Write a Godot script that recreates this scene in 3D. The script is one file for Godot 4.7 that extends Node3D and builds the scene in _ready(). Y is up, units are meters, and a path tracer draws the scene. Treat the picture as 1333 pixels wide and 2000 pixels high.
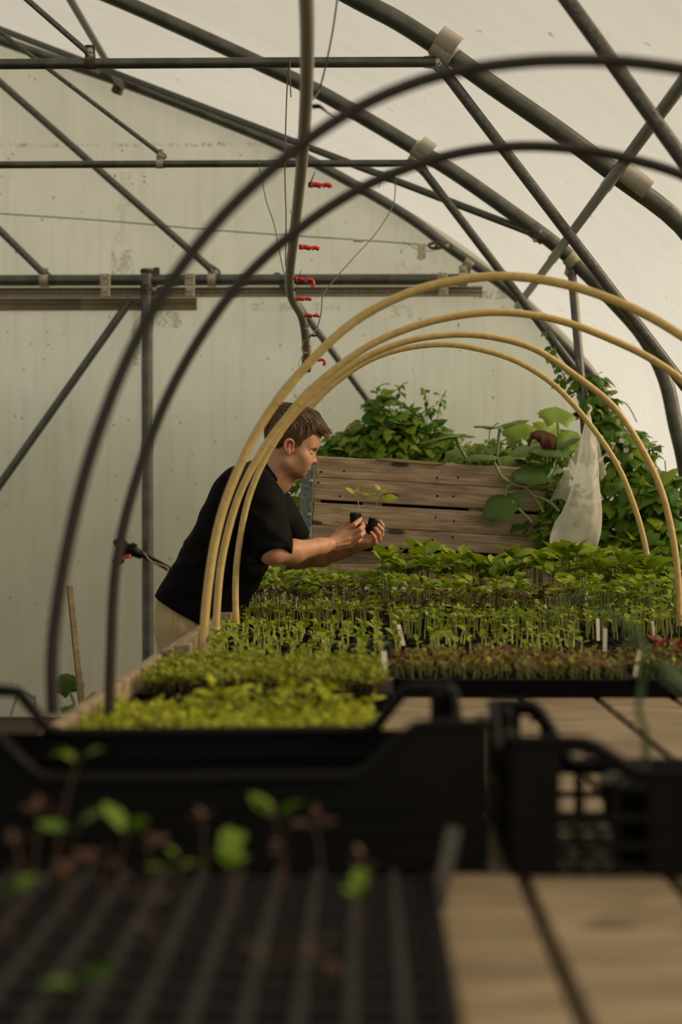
extends Node3D
# A seedling bench in a polytunnel. Metres, y up; the bench and the tunnel run along -z, away from the camera.

var M := {}          # materials by name
var N := {}          # textures by name
var taken := {}
var rng := RandomNumberGenerator.new()


func _ready() -> void:
	rng.seed = 7
	# camera
	var cam := Camera3D.new()
	cam.name = "camera"
	add_child(cam)
	cam.position = Vector3(0, 1.25, 0)
	cam.rotation = Vector3(0, atan(48.5 / 2778.0), 0)
	var lens := CameraAttributesPhysical.new()
	lens.frustum_focal_length = 33.336
	lens.frustum_focus_distance = 5.1
	lens.frustum_near = 0.05
	lens.frustum_far = 200.0
	lens.exposure_aperture = 1.5
	cam.attributes = lens
	cam.current = true
	# sky and exposure
	var env := Environment.new()
	var sky_mat := ProceduralSkyMaterial.new()
	sky_mat.sky_top_color = Color(0.53, 0.535, 0.54)
	sky_mat.sky_horizon_color = Color(0.97, 0.955, 0.91)
	sky_mat.sky_curve = 0.25
	sky_mat.ground_bottom_color = Color(0.30, 0.33, 0.25)
	sky_mat.ground_horizon_color = Color(0.45, 0.46, 0.38)
	sky_mat.sky_energy_multiplier = 1.05
	sky_mat.sun_angle_max = 1.0
	var sky := Sky.new()
	sky.sky_material = sky_mat
	env.background_mode = Environment.BG_SKY
	env.sky = sky
	env.tonemap_mode = Environment.TONE_MAPPER_LINEAR
	env.tonemap_exposure = 1.48
	env.sdfgi_enabled = true
	env.ssao_enabled = true
	env.ssil_enabled = true
	var we := WorldEnvironment.new()
	we.name = "world_environment"
	we.environment = env
	add_child(we)
	# low hazy evening sun from the right
	var sun := DirectionalLight3D.new()
	sun.name = "sun"
	sun.light_color = Color(1.0, 0.90, 0.75)
	sun.light_energy = 1.5
	sun.light_angular_distance = 24.0
	sun.shadow_enabled = true
	add_child(sun)
	sun.look_at_from_position(Vector3(10.0, 7.0, -3.4), Vector3(0, 1.0, -4.0))

	make_textures()
	make_materials()
	build_tunnel()
	build_frames()
	build_bench()
	build_trays()
	build_hoops()
	build_foreground()
	build_back_crate()
	build_climbers()
	build_hangings()
	build_end_corner()
	build_person()


func V(x: float, y: float, z: float) -> Vector3:
	return Vector3(x, y, z)


func numbered(called: String) -> String:
	var k: int = taken.get(called, 0)
	taken[called] = k + 1
	return called if k == 0 else "%s_%03d" % [called, k]


# one named mesh: a part of its thing, or a thing of its own when there is no parent
func obj(called: String, mesh: Mesh, m: Material, parent: Node3D = null, at := Vector3.ZERO) -> MeshInstance3D:
	var o := MeshInstance3D.new()
	o.mesh = mesh
	o.material_override = m
	o.position = at
	if parent == null:
		o.name = numbered(called)
		add_child(o)
	else:
		o.name = called
		parent.add_child(o, true)
	return o


func tag(o: Node3D, label: String, category := "", group := "") -> Node3D:
	o.set_meta("label", label)
	if category: o.set_meta("category", category)
	if group: o.set_meta("group", group)
	return o


func thing(called: String, label: String, category: String, at := Vector3.ZERO, group := "") -> Node3D:
	var o := Node3D.new()
	o.name = numbered(called)
	add_child(o)
	o.position = at
	tag(o, label, category, group)
	return o


func struct(called: String, mesh: Mesh, m: Material, label := "") -> MeshInstance3D:
	var o := obj(called, mesh, m)
	o.set_meta("kind", "structure")
	if label: o.set_meta("label", label)
	return o


func stuff(called: String, mesh: Mesh, m: Material, places: Array, tints: Array, parent: Node3D = null) -> MultiMeshInstance3D:
	var mm := MultiMesh.new()
	mm.transform_format = MultiMesh.TRANSFORM_3D
	mm.use_colors = tints.size() > 0
	mm.mesh = mesh
	mm.instance_count = places.size()
	for i in places.size():
		mm.set_instance_transform(i, places[i])
		if tints.size() > 0:
			mm.set_instance_color(i, tints[i])
	var o := MultiMeshInstance3D.new()
	o.multimesh = mm
	o.material_override = m
	o.set_meta("kind", "stuff")
	if parent == null:
		o.name = numbered(called)
		add_child(o)
	else:
		o.name = called
		parent.add_child(o, true)
	return o


# ---- shapes: a Shape collects triangles (clockwise from outside), mesh() computes smooth normals
class Shape:
	var v := PackedVector3Array()
	var uv := PackedVector2Array()
	var c := PackedColorArray()
	var f := PackedInt32Array()
	var tint := Color.WHITE

	func p(at: Vector3, t := Vector2.ZERO) -> int:
		v.append(at)
		uv.append(t)
		c.append(tint)
		return v.size() - 1

	func tri(a: int, b: int, d: int) -> void:
		f.append(a); f.append(b); f.append(d)

	func quad(a: int, b: int, d: int, e: int) -> void:
		f.append(a); f.append(b); f.append(d)
		f.append(a); f.append(d); f.append(e)

	func face(a: Vector3, b: Vector3, d: Vector3, e: Vector3) -> void:   # clockwise from outside
		var i := p(a, Vector2(0, 0)); p(b, Vector2(0, 1)); p(d, Vector2(1, 1)); p(e, Vector2(1, 0))
		quad(i, i + 1, i + 2, i + 3)

	func mesh() -> ArrayMesh:
		var n := PackedVector3Array()
		n.resize(v.size())
		for k in range(0, f.size(), 3):
			var a := v[f[k]]
			var w := (v[f[k + 2]] - a).cross(v[f[k + 1]] - a)
			n[f[k]] += w; n[f[k + 1]] += w; n[f[k + 2]] += w
		for k in n.size():
			n[k] = n[k].normalized() if n[k].length_squared() > 1e-20 else Vector3.UP
		var a := []
		a.resize(Mesh.ARRAY_MAX)
		a[Mesh.ARRAY_VERTEX] = v
		a[Mesh.ARRAY_NORMAL] = n
		a[Mesh.ARRAY_TEX_UV] = uv
		a[Mesh.ARRAY_COLOR] = c
		a[Mesh.ARRAY_INDEX] = f
		var m := ArrayMesh.new()
		m.add_surface_from_arrays(Mesh.PRIMITIVE_TRIANGLES, a)
		return m

	# a box with chamfered edges, turned and placed by t
	func box(size: Vector3, t := Transform3D.IDENTITY, bevel := 0.002) -> Shape:
		var h := size / 2.0
		var b := minf(bevel, minf(h.x, minf(h.y, h.z)) * 0.6)
		var id := {}
		for sx in [-1, 1]:
			for sy in [-1, 1]:
				for sz in [-1, 1]:
					for ax in 3:
						var q: Vector3 = Vector3(sx * (h.x - b), sy * (h.y - b), sz * (h.z - b))
						q[ax] += b * [sx, sy, sz][ax]
						id[[sx, sy, sz, ax]] = q
		var put := func(list: Array) -> void:
			var mid := Vector3.ZERO
			for q in list: mid += q
			var n: Vector3 = (list[2] - list[0]).cross(list[1] - list[0])
			if n.dot(mid) < 0: list.reverse()
			var first := v.size()
			for q in list: p(t * q, Vector2(q.x + q.z, q.y + q.z))
			for k in range(1, list.size() - 1): tri(first, first + k, first + k + 1)
		for ax in 3:
			var u := (ax + 1) % 3
			var w := (ax + 2) % 3
			for s in [-1, 1]:
				var list := []
				for k in [[-1, -1], [1, -1], [1, 1], [-1, 1]]:
					var key := [0, 0, 0, ax]
					key[ax] = s; key[u] = k[0]; key[w] = k[1]
					list.append(id[key])
				put.call(list)
			for s1 in [-1, 1]:
				for s2 in [-1, 1]:
					var a := [0, 0, 0, u]; a[ax] = -1; a[u] = s1; a[w] = s2
					var e := a.duplicate(); e[ax] = 1
					var e2 := e.duplicate(); e2[3] = w
					var a2 := a.duplicate(); a2[3] = w
					put.call([id[a], id[e], id[e2], id[a2]])
		for sx in [-1, 1]:
			for sy in [-1, 1]:
				for sz in [-1, 1]:
					put.call([id[[sx, sy, sz, 0]], id[[sx, sy, sz, 1]], id[[sx, sy, sz, 2]]])
		return self

	# a pipe along points; r is one radius or one per point; flat squashes it across `side`
	func tube(pts: PackedVector3Array, r: Variant, sides := 10, caps := true) -> Shape:
		var n := pts.size()
		var t0 := (pts[1] - pts[0]).normalized()
		var nn := t0.cross(Vector3.UP if absf(t0.y) < 0.9 else Vector3.RIGHT).normalized()
		var first := v.size()
		var run := 0.0
		for i in n:
			var t := (pts[mini(i + 1, n - 1)] - pts[maxi(i - 1, 0)]).normalized()
			nn = (nn - t * nn.dot(t)).normalized()
			var b := t.cross(nn)
			var rad: float = r if r is float else r[i]
			if i > 0: run += pts[i].distance_to(pts[i - 1])
			for j in sides:
				var a := TAU * j / sides
				p(pts[i] + (nn * cos(a) + b * sin(a)) * rad, Vector2(float(j) / sides, run))
		for i in n - 1:
			for j in sides:
				var a := first + i * sides + j
				var b := first + i * sides + (j + 1) % sides
				quad(a, a + sides, b + sides, b)
		if caps:
			for e in 2:
				var i: int = 0 if e == 0 else n - 1
				var m := p(pts[i])
				var ring := v.size()
				for j in sides: p(v[first + i * sides + j])
				for j in sides:
					if e == 0: tri(m, ring + j, ring + (j + 1) % sides)
					else: tri(m, ring + (j + 1) % sides, ring + j)
		return self

	# turned profile of Vector2(radius, height), about y, placed by t
	func lathe(profile: Array, t := Transform3D.IDENTITY, sides := 16) -> Shape:
		var first := v.size()
		for q in profile:
			for j in sides:
				var a := TAU * j / sides
				p(t * Vector3(q.x * cos(a), q.y, -q.x * sin(a)), Vector2(float(j) / sides, q.y))
		for i in profile.size() - 1:
			for j in sides:
				var a := first + i * sides + j
				var b := first + i * sides + (j + 1) % sides
				quad(a, a + sides, b + sides, b)
		return self

	# outline (in t's xy, either winding) pushed along t's z by depth
	func prism(outline: PackedVector2Array, depth: float, t := Transform3D.IDENTITY) -> Shape:
		var o := outline.duplicate()
		if Geometry2D.is_polygon_clockwise(o): o.reverse()
		var idx := Geometry2D.triangulate_polygon(o)
		var n := o.size()
		for s in [0, 1]:
			var first := v.size()
			for q in o: p(t * Vector3(q.x, q.y, depth * (0.5 if s == 1 else -0.5)), q)
			for k in range(0, idx.size(), 3):
				var a := o[idx[k]]; var b := o[idx[k + 1]]; var d := o[idx[k + 2]]
				var ccw := (b - a).cross(d - a) > 0.0
				if ccw == (s == 1): tri(first + idx[k], first + idx[k + 2], first + idx[k + 1])
				else: tri(first + idx[k], first + idx[k + 1], first + idx[k + 2])
		for i in n:
			var a := o[i]; var b := o[(i + 1) % n]
			face(t * Vector3(a.x, a.y, -depth / 2), t * Vector3(a.x, a.y, depth / 2), t * Vector3(b.x, b.y, depth / 2), t * Vector3(b.x, b.y, -depth / 2))
		return self

	# a leaf along +z from the origin, its upper side +y; half-widths w are taken at equal steps of the length
	func leaf(length: float, w: Array, t: Transform3D, fold := 0.25, droop := 0.3, across := 2, wave := 0.0) -> Shape:
		var n := w.size()
		var first := v.size()
		var cols := across * 2 + 1
		for i in n:
			var s := float(i) / (n - 1)
			var y := -droop * length * s * s
			for j in cols:
				var e := float(j - across) / across
				var x: float = w[i] * length * e
				var back := 0.0
				if i <= 1: back = -absf(e) * (w[1] if i == 0 else 0.0) * length * 0.55
				var q := Vector3(x, y + fold * absf(x) * 0.9 + wave * length * sin(s * 9.0 + e * 3.0) * absf(e) - absf(e) * absf(e) * absf(x) * 0.25, s * length + back)
				p(t * q, Vector2(0.5 + 0.5 * e, s))
		for i in n - 1:
			for j in cols - 1:
				var a := first + i * cols + j
				quad(a, a + 1, a + cols + 1, a + cols)
		return self


func tube_mesh(pts: Array, r: Variant, sides := 12) -> ArrayMesh:
	return Shape.new().tube(PackedVector3Array(pts), r, sides).mesh()


# points of a smooth curve through pts
func smooth(pts: Array, each := 6) -> PackedVector3Array:
	var out := PackedVector3Array()
	for i in pts.size() - 1:
		var a: Vector3 = pts[maxi(i - 1, 0)]
		var b: Vector3 = pts[i]
		var c: Vector3 = pts[i + 1]
		var d: Vector3 = pts[mini(i + 2, pts.size() - 1)]
		for k in each:
			out.append(b.cubic_interpolate(c, a, d, float(k) / each))
	out.append(pts[-1])
	return out


func facing(dir: Vector3, up := Vector3.UP, at := Vector3.ZERO) -> Transform3D:   # z along dir, y near up
	var z := dir.normalized()
	var x := up.cross(z)
	if x.length() < 1e-4: x = Vector3.RIGHT.cross(z)
	x = x.normalized()
	return Transform3D(Basis(x, z.cross(x), z), at)


func along(a: Vector3, b: Vector3) -> Transform3D:   # y from a to b, origin at a
	var y := (b - a).normalized()
	var x := y.cross(Vector3(0, 0, 1) if absf(y.z) < 0.9 else Vector3(1, 0, 0)).normalized()
	return Transform3D(Basis(x, y, x.cross(y)), a)


func rnd(a: float, b: float) -> float:
	return rng.randf_range(a, b)


func noise_tex(size: int, freq: float, low: Color, high: Color, octaves := 4, kind := FastNoiseLite.TYPE_SIMPLEX_SMOOTH, seed_ := 1) -> NoiseTexture2D:
	var n := FastNoiseLite.new()
	n.noise_type = kind
	n.frequency = freq
	n.fractal_octaves = octaves
	n.seed = seed_
	var g := Gradient.new()
	g.set_color(0, low)
	g.set_color(1, high)
	var t := NoiseTexture2D.new()
	t.width = size
	t.height = size
	t.seamless = true
	t.noise = n
	t.color_ramp = g
	return t


# board grain along the picture's x, with a few knots
func wood_tex(dark: Color, light: Color, seed_: int, knots: int) -> ImageTexture:
	var w := 512
	var h := 256
	var im := Image.create(w, h, false, Image.FORMAT_RGB8)
	var n := FastNoiseLite.new()
	n.seed = seed_
	n.frequency = 0.01
	n.fractal_octaves = 3
	var r := RandomNumberGenerator.new()
	r.seed = seed_
	var ks := []
	for i in knots: ks.append(Vector3(r.randf() * w, r.randf_range(20, h - 20), r.randf_range(7, 12)))
	for y in h:
		for x in w:
			var bend := 0.0
			var core := 0.0
			for k in ks:
				var d := Vector2((x - k.x) * 0.6, y - k.y)
				var q: float = d.length() / k.z
				bend += signf(d.y) * k.z * 1.6 * exp(-q * q * 0.18)
				core = maxf(core, 1.0 - smoothstep(0.7, 1.15, q))
			var g := n.get_noise_2d(x * 0.35, (y * 0.5 + bend) * 7.0) * 0.5 + 0.5
			g += 0.6 * n.get_noise_2d(x * 1.2, y * 16.0) + 0.35 * n.get_noise_2d(x * 0.8 + 900.0, y * 1.2)
			var c := dark.lerp(light, clampf(g, 0, 1))
			im.set_pixel(x, y, c.lerp(dark.darkened(0.55), core * 0.85))
	return ImageTexture.create_from_image(im)


# plastic film: runs of algae, rubbed smudges and specks of dirt (u along, v up)
func film_tex(w: int, h: int, seed_: int, specks: int, marks: Array) -> ImageTexture:
	var im := Image.create(w, h, false, Image.FORMAT_RGB8)
	var n := FastNoiseLite.new()
	n.seed = seed_
	n.frequency = 0.012
	n.fractal_octaves = 4
	for y in h:
		for x in w:
			var a := n.get_noise_2d(x * 1.0, y * 0.8) * 0.5 + 0.5
			var s := n.get_noise_2d(x * 5.0 + 300.0, y * 0.25)
			var c := Color(1.0, 0.99, 0.965).lerp(Color(0.91, 0.90, 0.86), clampf(a * 0.6 + maxf(0.0, s) * 0.5, 0, 1))
			for m in marks:       # [x, y, half width, half height, colour, strength]
				var d := Vector2((x - m[0]) / m[2], (y - m[1]) / m[3]).length()
				if d < 1.0:
					var g := n.get_noise_2d(x * 4.0 + m[0], y * 2.2) * 0.7 + 0.5 + 0.8 * n.get_noise_2d(x * 14.0, y * 14.0)
					c = c.lerp(m[4], clampf(((1.0 - d * d) * 0.9 + g * 0.9 - 1.25) * m[5] * 0.9, 0, 0.4))
			im.set_pixel(x, y, c)
	var r := RandomNumberGenerator.new()
	r.seed = seed_
	for i in specks:
		var q: Vector2i = Vector2i(r.randi_range(2, w - 6), r.randi_range(2, h - 6))
		var c := Color(0.25, 0.2, 0.13).lerp(Color(0.5, 0.45, 0.3), r.randf())
		var long := r.randi_range(1, 3)
		for k in long:
			im.set_pixel(q.x + (k if i % 3 else 0), q.y + (k if i % 2 else 0), c)
			if r.randf() < 0.3: im.set_pixel(q.x + 1, q.y + k, c)
	return ImageTexture.create_from_image(im)


func make_textures() -> void:
	N.grain = noise_tex(512, 0.03, Color(0.62, 0.62, 0.62), Color(1, 1, 1), 5)
	N.blotch = noise_tex(512, 0.008, Color(0.74, 0.74, 0.72), Color(1, 1, 1), 5, FastNoiseLite.TYPE_SIMPLEX_SMOOTH, 5)
	N.fleck = noise_tex(512, 0.02, Color(0.70, 0.66, 0.57), Color(1, 1, 1), 5, FastNoiseLite.TYPE_SIMPLEX_SMOOTH, 15)
	N.mottle = noise_tex(512, 0.015, Color(0.86, 0.83, 0.76), Color(1, 1, 1), 4, FastNoiseLite.TYPE_SIMPLEX_SMOOTH, 17)
	N.rust = noise_tex(512, 0.012, Color(0.30, 0.25, 0.19), Color(1, 1, 0.98), 5, FastNoiseLite.TYPE_SIMPLEX_SMOOTH, 9)
	N.bump = noise_tex(512, 0.05, Color.BLACK, Color.WHITE, 5, FastNoiseLite.TYPE_SIMPLEX_SMOOTH, 11)
	N.soil = noise_tex(512, 0.06, Color(0.30, 0.26, 0.22), Color(1, 0.95, 0.9), 5, FastNoiseLite.TYPE_SIMPLEX_SMOOTH, 12)
	N.weave = noise_tex(256, 0.25, Color(0.75, 0.75, 0.75), Color(1, 1, 1), 2, FastNoiseLite.TYPE_SIMPLEX_SMOOTH, 4)
	N.vein = noise_tex(256, 0.04, Color(0.72, 0.78, 0.70), Color(1, 1, 1), 3, FastNoiseLite.TYPE_CELLULAR, 6)


func mat(called: String, col: Color, rough := 0.8, metal := 0.0, tex := "", scale := 4.0) -> StandardMaterial3D:
	var m := StandardMaterial3D.new()
	m.resource_name = called
	m.albedo_color = col
	m.roughness = rough
	m.metallic = metal
	if tex:
		m.albedo_texture = N[tex]
		m.uv1_triplanar = true
		m.uv1_scale = Vector3.ONE * scale
	M[called] = m
	return m


func bumpy(m: StandardMaterial3D, depth: float) -> StandardMaterial3D:   # relief in centimetres
	m.heightmap_enabled = true
	m.heightmap_texture = N.bump
	m.heightmap_scale = depth
	return m


func leafy(called: String, col: Color, through := 0.8, rough := 0.5) -> StandardMaterial3D:
	var m := mat(called, col, rough, 0.0, "vein", 14.0)
	m.backlight_enabled = true
	m.backlight = Color(through, through, through * 0.8)
	m.vertex_color_use_as_albedo = true
	m.cull_mode = BaseMaterial3D.CULL_DISABLED
	return m


func c8(r: int, g: int, b: int) -> Color:
	return Color8(r, g, b)


func make_materials() -> void:
	bumpy(mat("galvanised", c8(116, 117, 111), 0.42, 0.7, "blotch", 2.0), 0.05)
	bumpy(mat("galvanised_thin", c8(126, 126, 119), 0.40, 0.65, "grain", 3.0), 0.03)
	bumpy(mat("weathered_metal", c8(200, 195, 180), 0.6, 0.2, "fleck", 5.0), 0.06)
	bumpy(mat("old_bracket", c8(125, 115, 98), 0.7, 0.3, "rust", 9.0), 0.08)
	mat("bolt", c8(170, 168, 160), 0.35, 0.8)
	mat("wire", c8(95, 92, 84), 0.5, 0.6)
	mat("white_tape", c8(214, 208, 192), 0.7, 0.0, "grain", 14.0)
	bumpy(mat("dark_hoop", c8(52, 45, 40), 0.5, 0.0, "grain", 6.0), 0.02)
	var h := mat("cane_hoop", c8(224, 198, 134), 0.42, 0.0, "mottle", 4.0)
	h.subsurf_scatter_enabled = true
	h.subsurf_scatter_strength = 0.1
	bumpy(mat("irrigation_pipe", c8(164, 158, 146), 0.38, 0.0, "grain", 7.0), 0.02)
	mat("red_plastic", c8(196, 48, 40), 0.35)
	mat("green_plastic", c8(24, 60, 44), 0.4)
	mat("black_plastic", c8(14, 13, 13), 0.5, 0.0, "grain", 8.0)
	mat("tray_plastic", c8(20, 19, 19), 0.5, 0.0, "grain", 8.0)
	M.black_plastic.metallic_specular = 0.3
	M.tray_plastic.metallic_specular = 0.2
	mat("grey_plastic", c8(95, 92, 88), 0.55, 0.0, "grain", 8.0)
	bumpy(mat("soil", c8(46, 36, 29), 0.95, 0.0, "soil", 18.0), 0.5)
	bumpy(mat("plug_soil", c8(34, 25, 20), 0.95, 0.0, "soil", 30.0), 0.3)
	bumpy(mat("earth", c8(92, 76, 58), 0.95, 0.0, "soil", 2.0), 1.0)
	mat("label_white", c8(238, 230, 212), 0.5, 0.0, "grain", 20.0)
	M.label_white.backlight_enabled = true
	M.label_white.backlight = Color(0.7, 0.7, 0.66)
	mat("string", c8(206, 190, 150), 0.9)
	# timber
	for k in 3:
		var m := mat("crate_board_%d" % k, c8(255, 250, 244), 0.85)
		m.albedo_texture = wood_tex(c8(140, 120, 100), c8(206, 184, 160), 20 + k, 3)
		bumpy(m, 0.06)
		m.heightmap_texture = m.albedo_texture
		m.heightmap_scale = 0.12
		var b := mat("bench_board_%d" % k, c8(255, 252, 246), 0.8)
		b.albedo_texture = wood_tex(c8(104, 91, 75), c8(160, 145, 121), 40 + k, 2)
		b.heightmap_enabled = true
		b.heightmap_texture = b.albedo_texture
		b.heightmap_scale = 0.1
	var e := mat("old_lath", c8(255, 250, 240), 0.85)
	e.albedo_texture = wood_tex(c8(112, 98, 78), c8(160, 146, 122), 61, 1)
	mat("split_wood", c8(190, 165, 132), 0.8, 0.0, "grain", 12.0)
	mat("nail_hole", c8(22, 16, 12), 0.9)
	# plants: the tint of each leaf is its vertex colour
	leafy("leaf", c8(255, 255, 255), 0.85, 0.5)
	leafy("broad_leaf", c8(255, 255, 255), 0.6, 0.45)
	var s := mat("stem", c8(255, 255, 255), 0.5)
	s.vertex_color_use_as_albedo = true
	s.backlight_enabled = true
	s.backlight = Color(0.35, 0.35, 0.25)
	mat("dead_leaf", c8(118, 74, 42), 0.9, 0.0, "rust", 22.0)
	mat("petal", c8(236, 228, 222), 0.6).backlight_enabled = true
	M.petal.backlight = Color(0.6, 0.6, 0.6)
	# thin plastic bag: milky, partly see-through
	var bag := mat("bag_film", Color(0.93, 0.91, 0.86, 0.5), 0.35)
	bag.transparency = BaseMaterial3D.TRANSPARENCY_ALPHA
	bag.backlight_enabled = true
	bag.backlight = Color(0.9, 0.9, 0.9)
	bag.cull_mode = BaseMaterial3D.CULL_DISABLED


func film_material(called: String, tex: Texture2D, opacity: float, pale: float) -> StandardMaterial3D:
	var m := mat(called, Color(pale, pale, pale * 0.97), 0.4)
	m.albedo_texture = tex
	m.backlight_enabled = true
	m.backlight = Color(1.0, 1.0, 0.98)
	m.transparency = BaseMaterial3D.TRANSPARENCY_ALPHA
	m.albedo_color.a = opacity
	m.cull_mode = BaseMaterial3D.CULL_DISABLED
	return m


# ---- the tunnel: an arched skin of film on steel bows, its far gable 8.6 m from the camera
const ARCH := [Vector2(-3.0, 4.36), Vector2(-2.6, 4.24), Vector2(-2.03, 4.05), Vector2(-1.44, 3.835), Vector2(-0.88, 3.605), Vector2(-0.48, 3.42), Vector2(-0.03, 3.19), Vector2(0.26, 3.02), Vector2(0.5, 2.868), Vector2(0.74, 2.69), Vector2(0.95, 2.51), Vector2(1.19, 2.275), Vector2(1.35, 2.08), Vector2(1.455, 1.9), Vector2(1.515, 1.7), Vector2(1.55, 1.4), Vector2(1.585, 0.8), Vector2(1.6, 0.0)]
const RIDGE_X := -3.0


# the arch as a smooth curve in a plane across the tunnel, moved outwards by off; mirrored gives the left half
func arch(z: float, off: float, left := false, each := 4) -> PackedVector3Array:
	var flat := []
	for q in ARCH: flat.append(Vector3(q.x, q.y, 0))
	var pts := smooth(flat, each)
	var out := PackedVector3Array()
	for i in pts.size():
		var t: Vector3 = (pts[mini(i + 1, pts.size() - 1)] - pts[maxi(i - 1, 0)]).normalized()
		var q: Vector3 = pts[i] + Vector3(-t.y, t.x, 0) * off
		if i == 0: q.x = RIDGE_X
		out.append(Vector3(2.0 * RIDGE_X - q.x if left else q.x, q.y, z))
	return out


func skin(from_i: int, to_i: int, left: bool, z0: float, z1: float) -> ArrayMesh:
	var s := Shape.new()
	var a := arch(0, 0.052, left)
	var nz := 30
	var run := 0.0
	for i in range(from_i, to_i + 1):
		if i > from_i: run += a[i].distance_to(a[i - 1])
		for k in nz + 1:
			var z := lerpf(z0, z1, float(k) / nz)
			s.p(Vector3(a[i].x, a[i].y, z), Vector2(z / 5.2, run / 2.6))
	for i in to_i - from_i:
		for k in nz:
			var b := i * (nz + 1) + k
			if left: s.quad(b, b + 1, b + nz + 2, b + nz + 1)
			else: s.quad(b, b + nz + 1, b + nz + 2, b + 1)
	return s.mesh()


func gable(z: float, outward: float) -> ArrayMesh:
	var s := Shape.new()
	var poly := PackedVector2Array()
	for q in arch(z, 0.05): poly.append(Vector2(q.x, q.y))
	var l := arch(z, 0.05, true)
	for i in range(l.size() - 1, 0, -1): poly.append(Vector2(l[i].x, l[i].y))
	var idx := Geometry2D.triangulate_polygon(poly)
	for q in poly: s.p(Vector3(q.x, q.y, z), Vector2((q.x + 3.0) / 4.7, 1.0 - q.y / 4.7))
	for k in range(0, idx.size(), 3):
		var d := (poly[idx[k + 1]] - poly[idx[k]]).cross(poly[idx[k + 2]] - poly[idx[k]])
		if d * outward < 0: s.tri(idx[k], idx[k + 1], idx[k + 2])
		else: s.tri(idx[k], idx[k + 2], idx[k + 1])
	return s.mesh()


func build_tunnel() -> void:
	var moss := c8(122, 118, 84)
	var grime := c8(120, 112, 92)
	var yellow := c8(206, 184, 108)
	var end_marks := []
	# along the gable rail and round the post: matter seen in the photograph as dotted grime
	for m in [[331, 425, 16, 22, grime, 0.7], [331, 350, 14, 60, grime, 0.25], [330, 264, 210, 3, moss, 0.9], [385, 494, 24, 14, moss, 0.9], [350, 520, 8, 40, moss, 0.6], [835, 464, 44, 6, moss, 1.2], [700, 486, 16, 10, moss, 0.6], [560, 480, 60, 6, grime, 0.5], [300, 478, 90, 7, grime, 0.5], [720, 400, 30, 50, grime, 0.2]]:
		end_marks.append(m)
	var end_film := film_material("gable_film", film_tex(1024, 1024, 3, 420, end_marks), 1.0, 1.0)
	end_film.texture_repeat = true
	var side_marks := []
	for k in 22: side_marks.append([rnd(0, 1024), rnd(300, 480), rnd(5, 16), rnd(60, 170), yellow if k % 3 else grime, rnd(1.4, 2.6)])
	for k in 7: side_marks.append([rnd(100, 1000), rnd(260, 420), rnd(18, 30), rnd(50, 120), grime, 1.4])
	var side_film := film_material("side_film", film_tex(1024, 512, 8, 260, side_marks), 0.66, 0.62)
	var roof_film := film_material("roof_film", film_tex(512, 256, 5, 30, []), 0.66, 0.62)
	var last := arch(0, 0).size() - 1
	var cut := 44
	struct("ceiling", skin(0, cut, false, -8.66, 4.0), roof_film, "milky plastic film stretched over the right side of the roof bows")
	struct("ceiling_002", skin(0, cut, true, -8.66, 4.0), roof_film, "milky plastic film over the left side of the roof")
	struct("wall_right", skin(cut, last, false, -8.66, 4.0), side_film, "milky film side wall streaked with yellow algae")
	struct("wall_left", skin(cut, last, true, -8.66, 4.0), side_film, "milky film side wall beyond the left edge")
	struct("wall_end", gable(-8.64, -1.0), end_film, "far gable wall of milky film speckled with dirt")
	struct("wall_front", gable(4.0, 1.0), roof_film, "near gable wall of film behind the camera")
	var g := Shape.new()
	g.box(V(9.6, 0.2, 12.8), Transform3D(Basis(), V(-3, -0.1, -2.33)), 0.01)
	var lawn := Shape.new()
	lawn.box(V(160, 0.2, 160), Transform3D(Basis(), V(-3, -0.14, -3)), 0.01)
	struct("lawn", lawn.mesh(), mat("grass_green", c8(108, 106, 92), 0.95, 0.0, "vein", 2.0), "grass outside the tunnel")
	# a hedge close outside the gable, which tints the lower film
	var hedge := Shape.new()
	var hn := FastNoiseLite.new()
	hn.frequency = 1.6
	hn.fractal_octaves = 4
	for i in 80:
		for j in 14:
			var an := PI * j / 13.0
			var x := -8.0 + 9.0 * i / 79.0
			var r := 1.0 + 0.30 * hn.get_noise_3d(x, cos(an) * 2.0, sin(an) * 2.0)
			hedge.p(V(x, sin(an) * 2.0 * r, -9.75 - cos(an) * 0.75 * r))
	for i in 79:
		for j in 13:
			var b := i * 14 + j
			hedge.quad(b, b + 1, b + 15, b + 14)
	struct("hedge", hedge.mesh(), mat("hedge_green", c8(88, 116, 62), 0.9, 0.0, "vein", 3.0), "green hedge close outside the gable, only a tint through the film")
	struct("floor", g.mesh(), M.earth, "bare trodden earth floor")


# a pipe end hammered flat, with its bolt: d points away from the pipe
func flat_end(parent: Node3D, at: Vector3, d: Vector3, r: float, m: Material) -> void:
	var t := along(at, at + d)
	var s := Shape.new()
	var pr := PackedVector2Array()
	for k in 13:
		var a := PI * k / 12.0
		pr.append(Vector2(cos(a) * r * 1.35, sin(a) * r * 1.35 + r * 1.6))
	pr.append(Vector2(-r, -r * 1.2)); pr.append(Vector2(r, -r * 1.2))
	s.prism(pr, r * 0.7, t)
	obj("flattened_end", s.mesh(), m, parent)
	bolt(parent, t * V(0, r * 1.6, r * 0.35), t.basis.z, r * 0.55)


func bolt(parent: Node3D, at: Vector3, n: Vector3, r := 0.008) -> void:
	var s := Shape.new()
	var t := along(at, at + n)
	if n.z < 0: t = along(at, at - n)
	s.lathe([Vector2(0, 0), Vector2(r * 1.5, 0), Vector2(r * 1.5, r * 0.2), Vector2(0, r * 0.2)], t, 14)
	s.lathe([Vector2(r, r * 0.2), Vector2(r, r * 0.85), Vector2(r * 0.8, r), Vector2(0, r)], t, 6)
	obj("bolt", s.mesh(), M.bolt, parent)


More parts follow.
